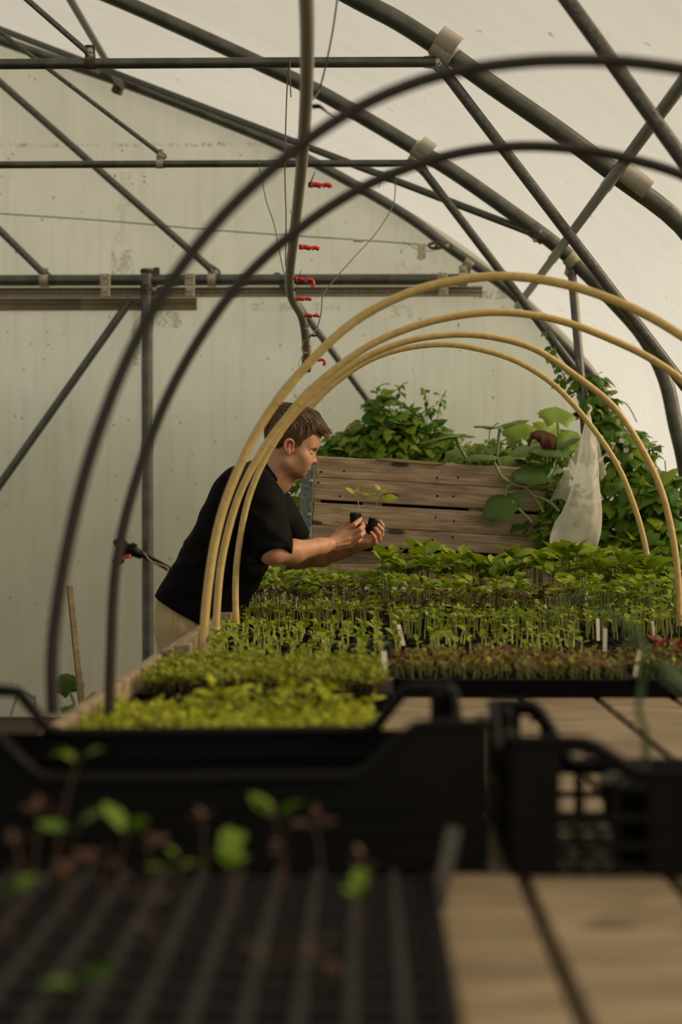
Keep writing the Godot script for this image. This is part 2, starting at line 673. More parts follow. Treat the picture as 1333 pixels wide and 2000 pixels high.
# a strap clamp: a band round a pipe of radius r with two ears that take a bolt
func clamp_band(parent: Node3D, at: Vector3, axis: Vector3, ear: Vector3, r: float, m: Material, long := 0.055, ear_long := 0.05) -> void:
	var t := along(at - axis.normalized() * long / 2.0, at + axis)
	var s := Shape.new()
	s.lathe([Vector2(r * 1.02, 0), Vector2(r * 1.14, 0), Vector2(r * 1.14, long), Vector2(r * 1.02, long)], t, 20)
	var e := Transform3D(Basis(axis.normalized(), ear.normalized(), axis.cross(ear).normalized()), at + ear.normalized() * (r + ear_long * 0.5))
	s.box(V(long * 0.95, ear_long, 0.008), e, 0.002)
	obj("clamp", s.mesh(), m, parent)
	bolt(parent, e.origin + V(0, 0, 0.005), V(0, 0, 1), 0.009)


func strut(a: Vector3, b: Vector3, r: float, label: String, flat_a := false, flat_b := false, m: Material = null, called := "brace_strut") -> Node3D:
	var t := thing(called, label, "strut", a)
	var mm: Material = m if m else M.galvanised_thin
	obj("pipe", tube_mesh([V(0, 0, 0), (b - a) * 0.5, b - a], r, 14), mm, t)
	if flat_a: flat_end(t, V(0, 0, 0), a - b, r, mm)
	if flat_b: flat_end(t, b - a, b - a, r, mm)
	return t


func bow(z: float, pts: Array, r: float, label: String) -> Node3D:
	var t := thing("tunnel_bow", label, "bow", V(RIDGE_X, 0, z))
	var all := []
	var r0 := arch(z, 0.0, true, 1)
	for i in range(r0.size() - 1, 0, -1): all.append(r0[i])
	for q in arch(z, 0.0, false, 1):
		if q.x < pts[0].x - 0.25: all.append(q)
	all.append_array(pts)
	for q in arch(z, 0.0, false, 1):
		if q.y < pts[-1].y - 0.2: all.append(q)
	var c := PackedVector3Array()
	for q in smooth(all, 4): c.append(q - t.position)
	obj("pipe", Shape.new().tube(c, r, 18).mesh(), M.galvanised, t)
	return t


func sleeve(parent: Node3D, a: Vector3, b: Vector3, r: float, m: Material) -> void:
	var s := Shape.new()
	var l := a.distance_to(b)
	s.lathe([Vector2(r * 0.98, 0), Vector2(r * 1.13, 0), Vector2(r * 1.13, l), Vector2(r * 0.98, l)], along(a, b), 18)
	obj("sleeve", s.mesh(), m, parent)


# a scrap of white tape that keeps the film from chafing on a clamp
func tape(parent: Node3D, at: Vector3, axis: Vector3, r: float, long: float) -> void:
	var s := Shape.new()
	var t := along(at - axis.normalized() * long / 2, at + axis)
	var n := 8
	for i in 2:
		for k in n + 1:
			var a := lerpf(-0.2, 2.6, float(k) / n) + (0.12 if i else 0.0)
			s.p(t * V(cos(a) * r * 1.2, long * i, sin(a) * r * 1.2))
	for k in n: s.quad(k, k + 1, k + n + 2, k + n + 1)
	obj("tape_patch", s.mesh(), M.white_tape, parent)


func build_frames() -> void:
	var near_bow := bow(-5.35, [V(-0.029, 3.176, -5.350), V(0.125, 3.094, -5.350), V(0.289, 2.987, -5.350), V(0.471, 2.855, -5.350), V(0.739, 2.668, -5.350), V(0.950, 2.507, -5.350), V(1.185, 2.324, -5.350)], 0.036, "thick galvanised roof bow nearest the camera, crossing the upper right corner")
	var mid_bow := bow(-6.9, [V(-1.158, 3.721, -6.900), V(-0.784, 3.552, -6.900), V(-0.485, 3.413, -6.900), V(-0.236, 3.293, -6.900), V(0.012, 3.150, -6.900), V(0.261, 3.000, -6.900), V(0.459, 2.875, -6.900), V(0.706, 2.700, -6.900), V(0.954, 2.513, -6.900), V(1.201, 2.265, -6.900), V(1.349, 2.091, -6.900), V(1.447, 1.893, -6.900), V(1.497, 1.671, -6.900)], 0.036, "middle galvanised roof bow with a riveted sleeve above the cane hoops")
	var end_bow := bow(-8.55, [V(-2.024, 4.031, -8.550), V(-1.435, 3.827, -8.550), V(-0.878, 3.608, -8.550), V(-0.477, 3.437, -8.550), V(-0.046, 3.204, -8.550), V(0.261, 3.018, -8.550), V(0.507, 2.833, -8.550), V(0.753, 2.663, -8.550), V(0.937, 2.509, -8.550), V(1.105, 2.340, -8.550)], 0.031, "thinner farthest roof bow against the gable film, carrying a wire ratchet")
	var o := near_bow.position
	# near bow: clamp, white tape, and the tie bar and strut that meet there
	clamp_band(near_bow, V(0.294, 2.981, -5.350) - o, V(0.80, -0.6, 0), V(-0.5, -0.866, 0), 0.036, M.weathered_metal, 0.09, 0.04)
	tape(near_bow, V(0.310, 3.009, -5.330) - o, V(0.80, -0.6, 0), 0.038, 0.085)
	tape(near_bow, V(0.998, 2.486, -5.300) - o, V(0.79, -0.61, 0), 0.0318, 0.13)
	o = mid_bow.position
	clamp_band(mid_bow, V(0.266, 2.997, -6.900) - o, V(0.80, -0.6, 0), V(-0.5, -0.866, 0), 0.036, M.weathered_metal, 0.08, 0.035)
	tape(mid_bow, V(0.292, 3.007, -6.880) - o, V(0.80, -0.6, 0), 0.038, 0.075)
	sleeve(mid_bow, V(0.805, 2.623, -6.900) - o, V(0.870, 2.576, -6.900) - o, 0.036, M.galvanised_thin)
	bolt(mid_bow, V(0.842, 2.600, -6.860) - o, V(0, 0, 1), 0.006)
	bolt(mid_bow, V(0.815, 2.558, -6.860) - o, V(-0.5, -0.7, 0.3), 0.009)
	clamp_band(mid_bow, V(0.998, 2.469, -6.900) - o, V(0.72, -0.69, 0), V(-0.25, -1, 0.0), 0.036, M.weathered_metal, 0.05, 0.05)
	o = end_bow.position
	sleeve(end_bow, V(-1.596, 3.890, -8.550) - o, V(-1.361, 3.805, -8.550) - o, 0.031, M.old_bracket)
	clamp_band(end_bow, V(0.618, 2.741, -8.550) - o, V(0.8, -0.6, 0), V(-0.3, -1, 0), 0.031, M.weathered_metal, 0.06, 0.05)

	# tie bars across the bows
	var tie := thing("tie_bar", "horizontal tie bar across the nearest bow, bolted to it beside white tape", "tie bar", V(0.260, 2.941, -5.350))
	o = tie.position
	obj("pipe", tube_mesh([V(0, 0, 0), V(-0.260, 2.942, -5.350) - o, V(-1.383, 2.942, -5.350) - o, V(-6.2, 0, 0)], 0.0195, 16), M.galvanised, tie)
	flat_end(tie, V(-0.02, 0, 0), V(1, 0, 0), 0.0195, M.galvanised)
	clamp_band(tie, V(-1.041, 2.943, -5.350) - o, V(1, 0, 0), V(0, 1, 0), 0.0195, M.old_bracket, 0.04, 0.05)
	tie = thing("tie_bar", "horizontal tie bar across the middle bow, lower and thinner than the one above", "tie bar", V(0.248, 2.940, -6.900))
	o = tie.position
	obj("pipe", tube_mesh([V(0, 0, 0), V(-0.784, 2.942, -6.900) - o, V(-1.783, 2.941, -6.900) - o, V(-6.2, 0, 0)], 0.0178, 16), M.galvanised, tie)
	flat_end(tie, V(-0.02, 0, 0), V(1, 0, 0), 0.0178, M.galvanised)
	clamp_band(tie, V(-1.003, 2.941, -6.900) - o, V(1, 0, 0), V(0, 1, 0), 0.0178, M.weathered_metal, 0.035, 0.055)

	# struts in the planes of the bows
	strut(V(0.290, 2.912, -5.350), V(1.485, 1.340, -5.350), 0.0205, "long diagonal strut falling from the nearest tie bar's right end to the side wall", true)
	strut(V(0.275, 2.910, -6.900), V(1.541, 1.245, -6.900), 0.0205, "diagonal strut from the middle tie bar down to the climbing vine", true)
	strut(V(-0.511, 2.628, -8.500), V(0.748, 0.926, -8.500), 0.021, "diagonal strut from the gable beam down behind the wooden crate", true)
	strut(V(-1.049, 2.983, -5.350), V(-2.025, 3.838, -5.350), 0.0112, "thin strut rising left from the clamp on the nearest tie bar", true)
	strut(V(-0.998, 2.990, -6.900), V(-2.612, 4.220, -6.900), 0.0112, "thin strut rising left from the clamp on the middle tie bar", true)
	strut(V(-0.926, 2.703, -8.500), V(-3.373, 4.870, -8.500), 0.0225, "strut rising left from the bolted bracket near the gable post", true)
	strut(V(-1.925, 2.672, -8.500), V(-3.931, 4.642, -8.500), 0.0225, "short visible strut rising left from the leftmost gable beam bracket", true)
	bow(-3.58, [V(-0.48, 3.42, -3.58), V(-0.03, 3.19, -3.58), V(0.26, 3.02, -3.58), V(0.5, 2.868, -3.58), V(0.95, 2.51, -3.58), V(1.35, 2.08, -3.58)], 0.036, "roof bow above and in front of the picture, from which the close strut falls")
	strut(V(0.18, 3.0, -3.6), V(1.45, 1.234, -3.6), 0.0195, "close strut cutting down through the top right corner, in front of the nearest bow")
	strut(V(0.996, 2.419, -6.900), V(1.046, 1.478, -6.700), 0.021, "upright pipe hanging from the middle bow, wrapped by the vine at its foot", true, false, M.galvanised, "upright_pipe")
	# wind brace from the middle bow up to the end bow, under the film
	strut(V(0.828, 2.587, -6.880), V(-2.382, 4.220, -8.500), 0.019, "wind brace slanting under the roof film from the middle bow's sleeve", false, false, null, "wind_brace")
	# purlins along the tunnel
	var pur := strut(V(0.905, 2.475, -8.5), V(0.895, 2.462, -3.0), 0.0205, "lengthwise purlin under the bows at the right, jointed by two sockets", false, false, null, "purlin")
	sleeve(pur, V(0, 0, 1.58), V(0, 0, 1.83), 0.0205, M.galvanised_thin)
	sleeve(pur, V(0, 0, 3.12), V(0, 0, 3.40), 0.0205, M.galvanised_thin)
	var top := strut(V(-1.461, 3.788, -8.450), V(-1.475, 3.79, -3.4), 0.0195, "lengthwise purlin high at the left, ending in a rusty bracket", false, false, null, "purlin")
	var br := Shape.new()
	br.box(V(0.06, 0.07, 0.05), Transform3D(Basis(V(0, 0, 1), -0.35), V(-1.480, 3.782, -8.470) - top.position), 0.006)
	obj("bracket", br.mesh(), M.old_bracket, top)

	# gable: beam, rail, batten, post and brace
	var beam := thing("gable_beam", "thick horizontal pipe across the gable film, held by clamps", "beam", V(0.602, 2.637, -8.500))
	o = beam.position
	obj("pipe", tube_mesh([V(0, 0, 0), V(-0.965, 2.639, -8.500) - o, V(-2.197, 2.639, -8.500) - o, V(-6.0, 0, 0)], 0.034, 18), M.galvanised, beam)
	for u in [203, 368, 860]:
		var s := Shape.new()
		s.box(V(0.062, 0.075, 0.012), Transform3D(Basis(), V(-2.184, 2.640, -8.450) - V(-2.197, 2.645, -8.500) + V((u - 912) * 8.5 / 2778.0, 0, 0)), 0.004)
		s.box(V(0.055, 0.055, 0.012), Transform3D(Basis(), V(-2.181, 2.565, -8.440) - V(-2.197, 2.645, -8.500) + V((u - 912) * 8.5 / 2778.0, 0, 0)), 0.004)
		obj("clip", s.mesh(), M.weathered_metal, beam)
		bolt(beam, V((u - 912) * 8.5 / 2778.0 + 0.012, 0.012, 0.062), V(0, 0, 1), 0.007)
		bolt(beam, V((u - 912) * 8.5 / 2778.0 + 0.012, -0.07, 0.07), V(0, 0, 1), 0.007)
	clamp_band(beam, V(-1.929, 2.638, -8.500) - o, V(1, 0, 0), V(0, 1, 0), 0.034, M.weathered_metal, 0.05, 0.04)
	clamp_band(beam, V(-0.922, 2.638, -8.500) - o, V(1, 0, 0), V(0, 1, 0), 0.034, M.weathered_metal, 0.05, 0.05)
	clamp_band(beam, V(0.580, 2.637, -8.500) - o, V(1, 0, 0), V(0, 1, 0), 0.034, M.weathered_metal, 0.05, 0.05)
	var rail := thing("gable_rail", "grooved metal film rail right below the gable beam", "rail", V(0.701, 2.576, -8.560))
	for q in [[0.024, 0.013, 0.030], [0.004, 0.017, 0.022], [-0.021, 0.015, 0.030]]:
		var s := Shape.new()
		s.box(V(6.4, q[1], q[2]), Transform3D(Basis(), V(-3.2, q[0], 0.5 * q[2] - 0.02)), 0.003)
		obj("channel" if q[0] == 0.004 else "flange", s.mesh(), M.weathered_metal, rail)
	var web := Shape.new()
	web.box(V(6.4, 0.058, 0.012), Transform3D(Basis(), V(-3.2, 0.0, -0.016)), 0.002)
	obj("web", web.mesh(), M.weathered_metal, rail)
	var batten := thing("gable_batten", "weathered wooden batten below the film rail at the left", "batten", V(-1.025, 2.511, -8.610))
	for q in [0, 1]:
		var s := Shape.new()
		s.box(V(3.6, 0.036, 0.024), Transform3D(Basis(), V(-1.8, 0.019 - 0.038 * q, 0.0)), 0.003)
		obj("lath", s.mesh(), M.old_lath, batten)
	var post := thing("gable_post", "upright galvanised post standing before the gable film at the left", "post", V(-1.308, 1.250, -8.490))
	o = post.position
	obj("pipe", tube_mesh([V(-1.311, 2.690, -8.490) - o, V(0, 0, 0), V(0.005, -1.25, 0)], 0.034, 18), M.galvanised, post)
	var cap := Shape.new()
	cap.lathe([Vector2(0.0, 0.022), Vector2(0.036, 0.02), Vector2(0.043, 0.012), Vector2(0.043, -0.004), Vector2(0.036, -0.004)], Transform3D(Basis(), V(-1.308, 2.684, -8.490) - o), 16)
	obj("cap", cap.mesh(), M.old_bracket, post)
	clamp_band(post, V(-1.311, 2.580, -8.490) - o, V(0, 1, 0), V(1, 0, 0.2), 0.034, M.old_bracket, 0.06, 0.03)
	var stub := Shape.new()
	stub.box(V(0.036, 0.05, 0.03), Transform3D(Basis(), V(-1.254, 2.689, -8.500) - o), 0.005)
	obj("stub", stub.mesh(), M.old_bracket, post)
	strut(V(-1.408, 2.523, -8.500), V(-2.599, 0.850, -8.500), 0.0245, "slanting brace from the gable post's head down to the left edge", false, false, M.galvanised, "gable_brace")


# ---- the slatted bench, 1.6 m wide, its top 0.83 m above the floor
const TOP := 0.832


func board(s: Shape, x0: float, x1: float, y0: float, y1: float, z0: float, z1: float, bevel := 0.004) -> Shape:
	return s.box(V(x1 - x0, y1 - y0, absf(z1 - z0)), Transform3D(Basis(), V((x0 + x1) / 2, (y0 + y1) / 2, (z0 + z1) / 2)), bevel)


func build_bench() -> void:
	for k in 3:
		for q in ["crate_board_%d", "bench_board_%d"]:
			M[q % k].uv1_scale = V(0.9, 3.6, 3.6)
			M[q % k].uv1_offset = V(0.37 * k, 0.21 * k, 0.13 * k)
	M.old_lath.uv1_scale = V(0.9, 4.0, 4.0)
	var t := thing("bench", "pale wooden slatted bench running the length of the picture, trays on top", "bench")
	var k := 0
	var x := -0.50
	while x < 1.16:
		for q in [[-0.55, -3.03], [-3.045, -5.74]]:
			var s := Shape.new()
			board(s, x + 0.006 + rnd(0, 0.002), x + 0.164 - rnd(0, 0.003), TOP - 0.024, TOP + rnd(-0.0015, 0.0), q[0], q[1], 0.003)
			obj("board", s.mesh(), M["bench_board_%d" % (k % 3)], t)
			k += 1
		x += 0.17
	# kerb of rough edge boards
	for q in [[-0.505, -2.2, -3.5, 0.905], [-0.488, -3.45, -4.55, 0.912], [-0.478, -4.5, -5.2, 0.918], [-0.47, -5.15, -5.75, 0.925]]:
		var s := Shape.new()
		board(s, q[0] - 0.012, q[0] + 0.012, TOP - 0.05, q[3], q[1], q[2], 0.003)
		obj("edge_board", s.mesh(), M["bench_board_%d" % (k % 3)], t)
		k += 1
	for z in [-3.46, -4.52, -5.18]:
		var s := Shape.new()
		board(s, -0.465, -0.425, TOP - 0.02, 0.93, z - 0.03, z + 0.03, 0.003)
		obj("cleat", s.mesh(), M["bench_board_%d" % (k % 3)], t)
		k += 1
	for q in [[-2.2, -3.9], [-3.92, -5.75]]:
		var s := Shape.new()
		board(s, 1.165, 1.187, TOP - 0.05, 0.905, q[0], q[1], 0.003)
		obj("edge_board", s.mesh(), M.bench_board_1, t)
	for z in [-0.7, -2.3, -3.9, -5.6]:
		var s := Shape.new()
		board(s, -0.49, 1.17, TOP - 0.10, TOP - 0.026, z - 0.025, z + 0.025)
		obj("bearer", s.mesh(), M.bench_board_2, t)
		for xx in [-0.44, 1.12]:
			s = Shape.new()
			board(s, xx - 0.035, xx + 0.035, 0.0, TOP - 0.10, z - 0.035, z + 0.035)
			obj("leg", s.mesh(), M.bench_board_0, t)


func build_hoops() -> void:
	var list := [
		["dark_hoop", "dark pipe hoop standing nearest the camera, its left foot behind the black crate", "dark_hoop", -2.03, 0.0094,
			[V(-0.448, 0.960, -2.030), V(-0.448, 1.067, -2.030), V(-0.425, 1.213, -2.030), V(-0.385, 1.360, -2.030), V(-0.319, 1.514, -2.030), V(-0.223, 1.653, -2.030), V(-0.113, 1.758, -2.030), V(-0.011, 1.827, -2.030), V(0.099, 1.871, -2.030), V(0.208, 1.889, -2.030), V(0.302, 1.893, -2.030), V(0.390, 1.888, -2.030), V(0.498, 1.868, -2.030), V(0.614, 1.821, -2.030), V(0.751, 1.707, -2.030), V(0.881, 1.533, -2.030), V(1.003, 1.322, -2.030), V(1.082, 1.105, -2.030), V(1.096, 0.968, -2.030)]],
		["dark_hoop", "second dark pipe hoop from the camera, standing just inside the nearest one", "dark_hoop", -2.45, 0.0092,
			[V(-0.443, 0.901, -2.450), V(-0.441, 0.993, -2.450), V(-0.431, 1.162, -2.450), V(-0.392, 1.321, -2.450), V(-0.327, 1.480, -2.450), V(-0.230, 1.630, -2.450), V(-0.119, 1.735, -2.450), V(0.004, 1.814, -2.450), V(0.137, 1.862, -2.450), V(0.251, 1.878, -2.450), V(0.356, 1.874, -2.450), V(0.453, 1.856, -2.450), V(0.558, 1.821, -2.450), V(0.689, 1.741, -2.450), V(0.846, 1.583, -2.450), V(0.976, 1.381, -2.450), V(1.072, 1.162, -2.450), V(1.111, 0.988, -2.450), V(1.111, 0.900, -2.450)]],
		["cane_hoop", "tallest looking pale yellow hoop, the first one behind the two dark hoops", "cane_hoop", -3.7, 0.0118,
			[V(-0.423, 0.836, -3.700), V(-0.419, 0.983, -3.700), V(-0.394, 1.170, -3.700), V(-0.351, 1.317, -3.700), V(-0.273, 1.477, -3.700), V(-0.167, 1.617, -3.700), V(-0.033, 1.743, -3.700), V(0.113, 1.820, -3.700), V(0.246, 1.853, -3.700), V(0.366, 1.862, -3.700), V(0.498, 1.845, -3.700), V(0.631, 1.804, -3.700), V(0.763, 1.741, -3.700), V(0.895, 1.648, -3.700), V(1.001, 1.528, -3.700), V(1.080, 1.369, -3.700), V(1.126, 1.197, -3.700), V(1.146, 1.012, -3.700), V(1.148, 0.839, -3.700)]],
		["cane_hoop", "pale yellow hoop with a nicked joint across the man's hair, second of the yellow ones", "cane_hoop", -4.05, 0.0107,
			[V(-0.428, 0.862, -4.050), V(-0.423, 1.002, -4.050), V(-0.407, 1.133, -4.050), V(-0.363, 1.294, -4.050), V(-0.296, 1.425, -4.050), V(-0.226, 1.520, -4.050), V(-0.139, 1.615, -4.050), V(0.007, 1.722, -4.050), V(0.153, 1.783, -4.050), V(0.298, 1.813, -4.050), V(0.429, 1.815, -4.050), V(0.560, 1.791, -4.050), V(0.690, 1.743, -4.050), V(0.821, 1.678, -4.050), V(0.922, 1.598, -4.050), V(1.009, 1.468, -4.050), V(1.059, 1.308, -4.050), V(1.081, 1.105, -4.050), V(1.084, 0.864, -4.050)]],
		["cane_hoop", "pale yellow hoop with grey flecks running over the man's ear, third of the yellow ones", "cane_hoop", -4.42, 0.0102,
			[V(-0.403, 0.896, -4.420), V(-0.406, 1.011, -4.420), V(-0.398, 1.123, -4.420), V(-0.368, 1.282, -4.420), V(-0.317, 1.409, -4.420), V(-0.250, 1.518, -4.420), V(-0.151, 1.624, -4.420), V(-0.024, 1.719, -4.420), V(0.119, 1.778, -4.420), V(0.262, 1.800, -4.420), V(0.389, 1.793, -4.420), V(0.524, 1.755, -4.420), V(0.658, 1.667, -4.420), V(0.769, 1.575, -4.420), V(0.848, 1.459, -4.420), V(0.911, 1.329, -4.420), V(0.948, 1.187, -4.420), V(0.967, 1.044, -4.420), V(0.971, 0.898, -4.420)]],
		["cane_hoop", "innermost and smallest looking pale yellow hoop, its right leg beside the hanging bag", "cane_hoop", -5.5, 0.0108,
			[V(-0.458, 0.844, -5.500), V(-0.454, 1.012, -5.500), V(-0.426, 1.191, -5.500), V(-0.367, 1.409, -5.500), V(-0.267, 1.587, -5.500), V(-0.149, 1.721, -5.500), V(-0.010, 1.824, -5.500), V(0.129, 1.877, -5.500), V(0.287, 1.897, -5.500), V(0.425, 1.881, -5.500), V(0.583, 1.831, -5.500), V(0.731, 1.736, -5.500), V(0.859, 1.594, -5.500), V(0.967, 1.436, -5.500), V(1.036, 1.270, -5.500), V(1.079, 1.112, -5.500), V(1.095, 0.974, -5.500), V(1.097, 0.846, -5.500)]],
	]
	for h in list:
		var base: Vector3 = h[5][0]
		var t := thing(h[0], h[1], "hoop", base)
		var pts := []
		for q in h[5]: pts.append(q - base)
		obj("pipe", Shape.new().tube(smooth(pts, 5), h[4], 14).mesh(), M[h[2]], t)
		if h[2] == "cane_hoop":      # the sleeves where two lengths of pipe meet, and the duller stub each foot is pushed over
			for e in [0, 1]:
				var a: Vector3 = pts[0] if e == 0 else pts[-1]
				var b: Vector3 = pts[1] if e == 0 else pts[-2]
				var l := a.distance_to(b)
				obj("foot_stub", Shape.new().tube(PackedVector3Array([a, a.lerp(b, minf(1.0, 0.13 / l))]), h[4] * 0.93, 12).mesh(), M.split_wood, t)
			var c := smooth(pts, 5)
			var i := 27 if t.name == "cane_hoop_001" else 22
			obj("joint", Shape.new().tube(PackedVector3Array([c[i], c[i + 1], c[i + 2]]), h[4] * 1.12, 14).mesh(), M[h[2]], t)


# ---- cell trays: an outer shell with a lip, a grid of cell walls and the compost in the cells
func tray_parts(t: Node3D, w: float, l: float, nx: int, nz: int, h := 0.04, deep := 0.007, bar := 0.006) -> void:
	var s := Shape.new()
	for e in [-1, 1]:
		s.box(V(w, h, 0.004), Transform3D(Basis(V(1, 0, 0), 0.10 * e), V(0, h / 2, e * (l / 2 - 0.006))), 0.001)
		s.box(V(0.004, h, l - 0.008), Transform3D(Basis(V(0, 0, 1), -0.10 * e), V(e * (w / 2 - 0.006), h / 2, 0)), 0.001)
		s.box(V(w + 0.006, 0.005, 0.016), Transform3D(Basis(), V(0, h - 0.002, e * (l / 2 - 0.005))), 0.0015)
		s.box(V(0.016, 0.005, l + 0.006), Transform3D(Basis(), V(e * (w / 2 - 0.005), h - 0.002, 0)), 0.0015)
	obj("shell", s.mesh(), M.tray_plastic, t)
	s = Shape.new()
	for i in range(1, nx): s.box(V(bar, 0.022, l - 0.02), Transform3D(Basis(), V(-w / 2 + w * i / nx, h - 0.0125, 0)), 0.001)
	for i in range(1, nz): s.box(V(w - 0.02, 0.022, bar), Transform3D(Basis(), V(0, h - 0.0128, -l / 2 + l * i / nz)), 0.001)
	obj("cell_grid", s.mesh(), M.tray_plastic, t)
	s = Shape.new()
	var n := FastNoiseLite.new()
	n.seed = 3 + int(w * 977.0 + l * 331.0 + t.position.x * 100.0)
	n.frequency = 22.0
	var kx := nx * 4
	var kz := nz * 4
	for i in kx + 1:
		for j in kz + 1:
			var q := V(-w / 2 + 0.008 + (w - 0.016) * i / kx, h - deep, -l / 2 + 0.008 + (l - 0.016) * j / kz)
			q.y += 0.006 * n.get_noise_2d(q.x, q.z) + rnd(-0.0015, 0.0015)
			s.p(q, Vector2(q.x, q.z))
	for i in kx:
		for j in kz:
			var a := i * (kz + 1) + j
			s.quad(a, a + kz + 1, a + kz + 2, a + 1)
	obj("compost", s.mesh(), M.soil, t).set_meta("kind", "stuff")


func tray(label: String, x0: float, x1: float, d0: float, d1: float, nx: int, nz: int, h := 0.04, deep := 0.007, bar := 0.006) -> Node3D:
	var t := thing("cell_tray", label, "seed tray", V((x0 + x1) / 2, TOP, -(d0 + d1) / 2), "black cell trays on the bench")
	tray_parts(t, x1 - x0, d1 - d0, nx, nz, h, deep, bar)
	return t


const ORDINAL := ["first", "second", "third", "fourth", "fifth", "sixth", "seventh", "eighth", "ninth", "tenth", "eleventh", "twelfth", "thirteenth", "fourteenth"]
const HEART := [0.12, 0.36, 0.44, 0.43, 0.36, 0.26, 0.13, 0.0]
const OVAL := [0.05, 0.20, 0.30, 0.33, 0.31, 0.24, 0.13, 0.0]


func green(a: float, b: float) -> Color:      # leaf colours between a deep and a yellowish green
	var t := rnd(a, b)
	return Color(0.15, 0.28, 0.018).lerp(Color(0.58, 0.64, 0.035), t)


# the shapes of a seedling of height h: a bent stem and its leaves
func seedling(h: float, size: float, leaves: int, tone: Vector2, w: Array, thick := 0.0016, stem_tone := 0.75) -> Dictionary:
	var lean := V(rnd(-1, 1), 0, rnd(-1, 1)) * h * 0.16
	var st := Shape.new()
	st.tint = Color(0.24, 0.31, 0.06).lerp(Color(0.54, 0.52, 0.15), stem_tone * rnd(0.6, 1.0))
	var top := V(0, h, 0) + lean
	st.tube(PackedVector3Array([V(0, -0.004, 0), V(lean.x * 0.15, h * 0.35, lean.z * 0.1), V(lean.x * 0.5, h * 0.7, lean.z * 0.45), top]), [thick * 1.25, thick * 1.1, thick * 0.9, thick * 0.7], 5)
	var out := []
	var a0 := rnd(0, TAU)
	for k in leaves:
		var lf := Shape.new()
		lf.tint = green(tone.x, tone.y)
		var a := a0 + PI * k + rnd(-0.5, 0.5) if k < 2 else rnd(0, TAU)
		var up := rnd(0.1, 1.1) if k < 2 else rnd(0.7, 1.5)
		var d := V(cos(a), up, sin(a))
		var len := size * rnd(0.8, 1.15) * (1.0 if k < 2 else 0.6)
		var root := top + (V(0, rnd(0.0, 0.012), 0) if k >= 2 else Vector3.ZERO)
		var pet := root + d.normalized() * len * 0.35
		st.tube(PackedVector3Array([root, pet]), thick * 0.55, 4, false)
		lf.leaf(len, w, facing(d, V(0, 1, 0).rotated(V(1, 0, 0), rnd(-0.4, 0.4)), pet), rnd(0.25, 0.7), rnd(0.05, 0.45), 1)
		out.append(lf)
	return {"stem": st, "leaves": out}


func merged(d: Dictionary) -> ArrayMesh:
	var s := Shape.new()
	for q in [d.stem] + d.leaves:
		var first := s.v.size()
		s.v.append_array(q.v); s.uv.append_array(q.uv); s.c.append_array(q.c)
		for i in q.f: s.f.append(i + first)
	return s.mesh()


# one seedling as a thing of its own, its stem and every leaf a part
func seedling_thing(called: String, d: Dictionary, label: String, category: String, group: String) -> Node3D:
	var t := thing(called, label, category, Vector3.ZERO, group)
	obj("stem", d.stem.mesh(), M.stem, t)
	for l in d.leaves: obj("leaf", l.mesh(), M.leaf, t)
	return t


func copy(o: Node3D, called: String, at: Vector3, turn: float, size := 1.0, label := "") -> Node3D:
	var r: Node3D = o.duplicate()
	r.name = numbered(called)
	add_child(r)
	r.transform = Transform3D(Basis(Vector3.UP, turn).scaled(Vector3.ONE * size), at)
	if label: r.set_meta("label", label)
	return r


# places in the cells of a tray; keep is the share of cells that hold a plant
func cells(x0: float, x1: float, d0: float, d1: float, nx: int, nz: int, keep: float, y: float, per := 1, jig := 0.2) -> Array:
	var out := []
	for j in nz:
		for i in nx:
			for k in per:
				if rng.randf() > keep: continue
				var px := (x1 - x0) / nx
				var pz := (d1 - d0) / nz
				out.append(V(x0 + px * (i + 0.5 + rnd(-jig, jig)), y, -(d0 + pz * (j + 0.5 + rnd(-jig, jig)))))
	return out


func crowd(called: String, label: String, meshes: Array, spots: Array, m: Material, lo := 0.8, hi := 1.2) -> void:
	var by := []
	for k in meshes: by.append([])
	for q in spots:
		by[rng.randi() % meshes.size()].append(Transform3D(Basis(V(0, 1, 0), rnd(0, TAU)).scaled(Vector3.ONE * rnd(lo, hi)), q))
	var root := Node3D.new()
	root.name = numbered(called)
	add_child(root)
	root.set_meta("kind", "stuff")
	root.set_meta("label", label)
	for k in meshes.size():
		if by[k].size(): stuff("plants", meshes[k], m, by[k], [], root)


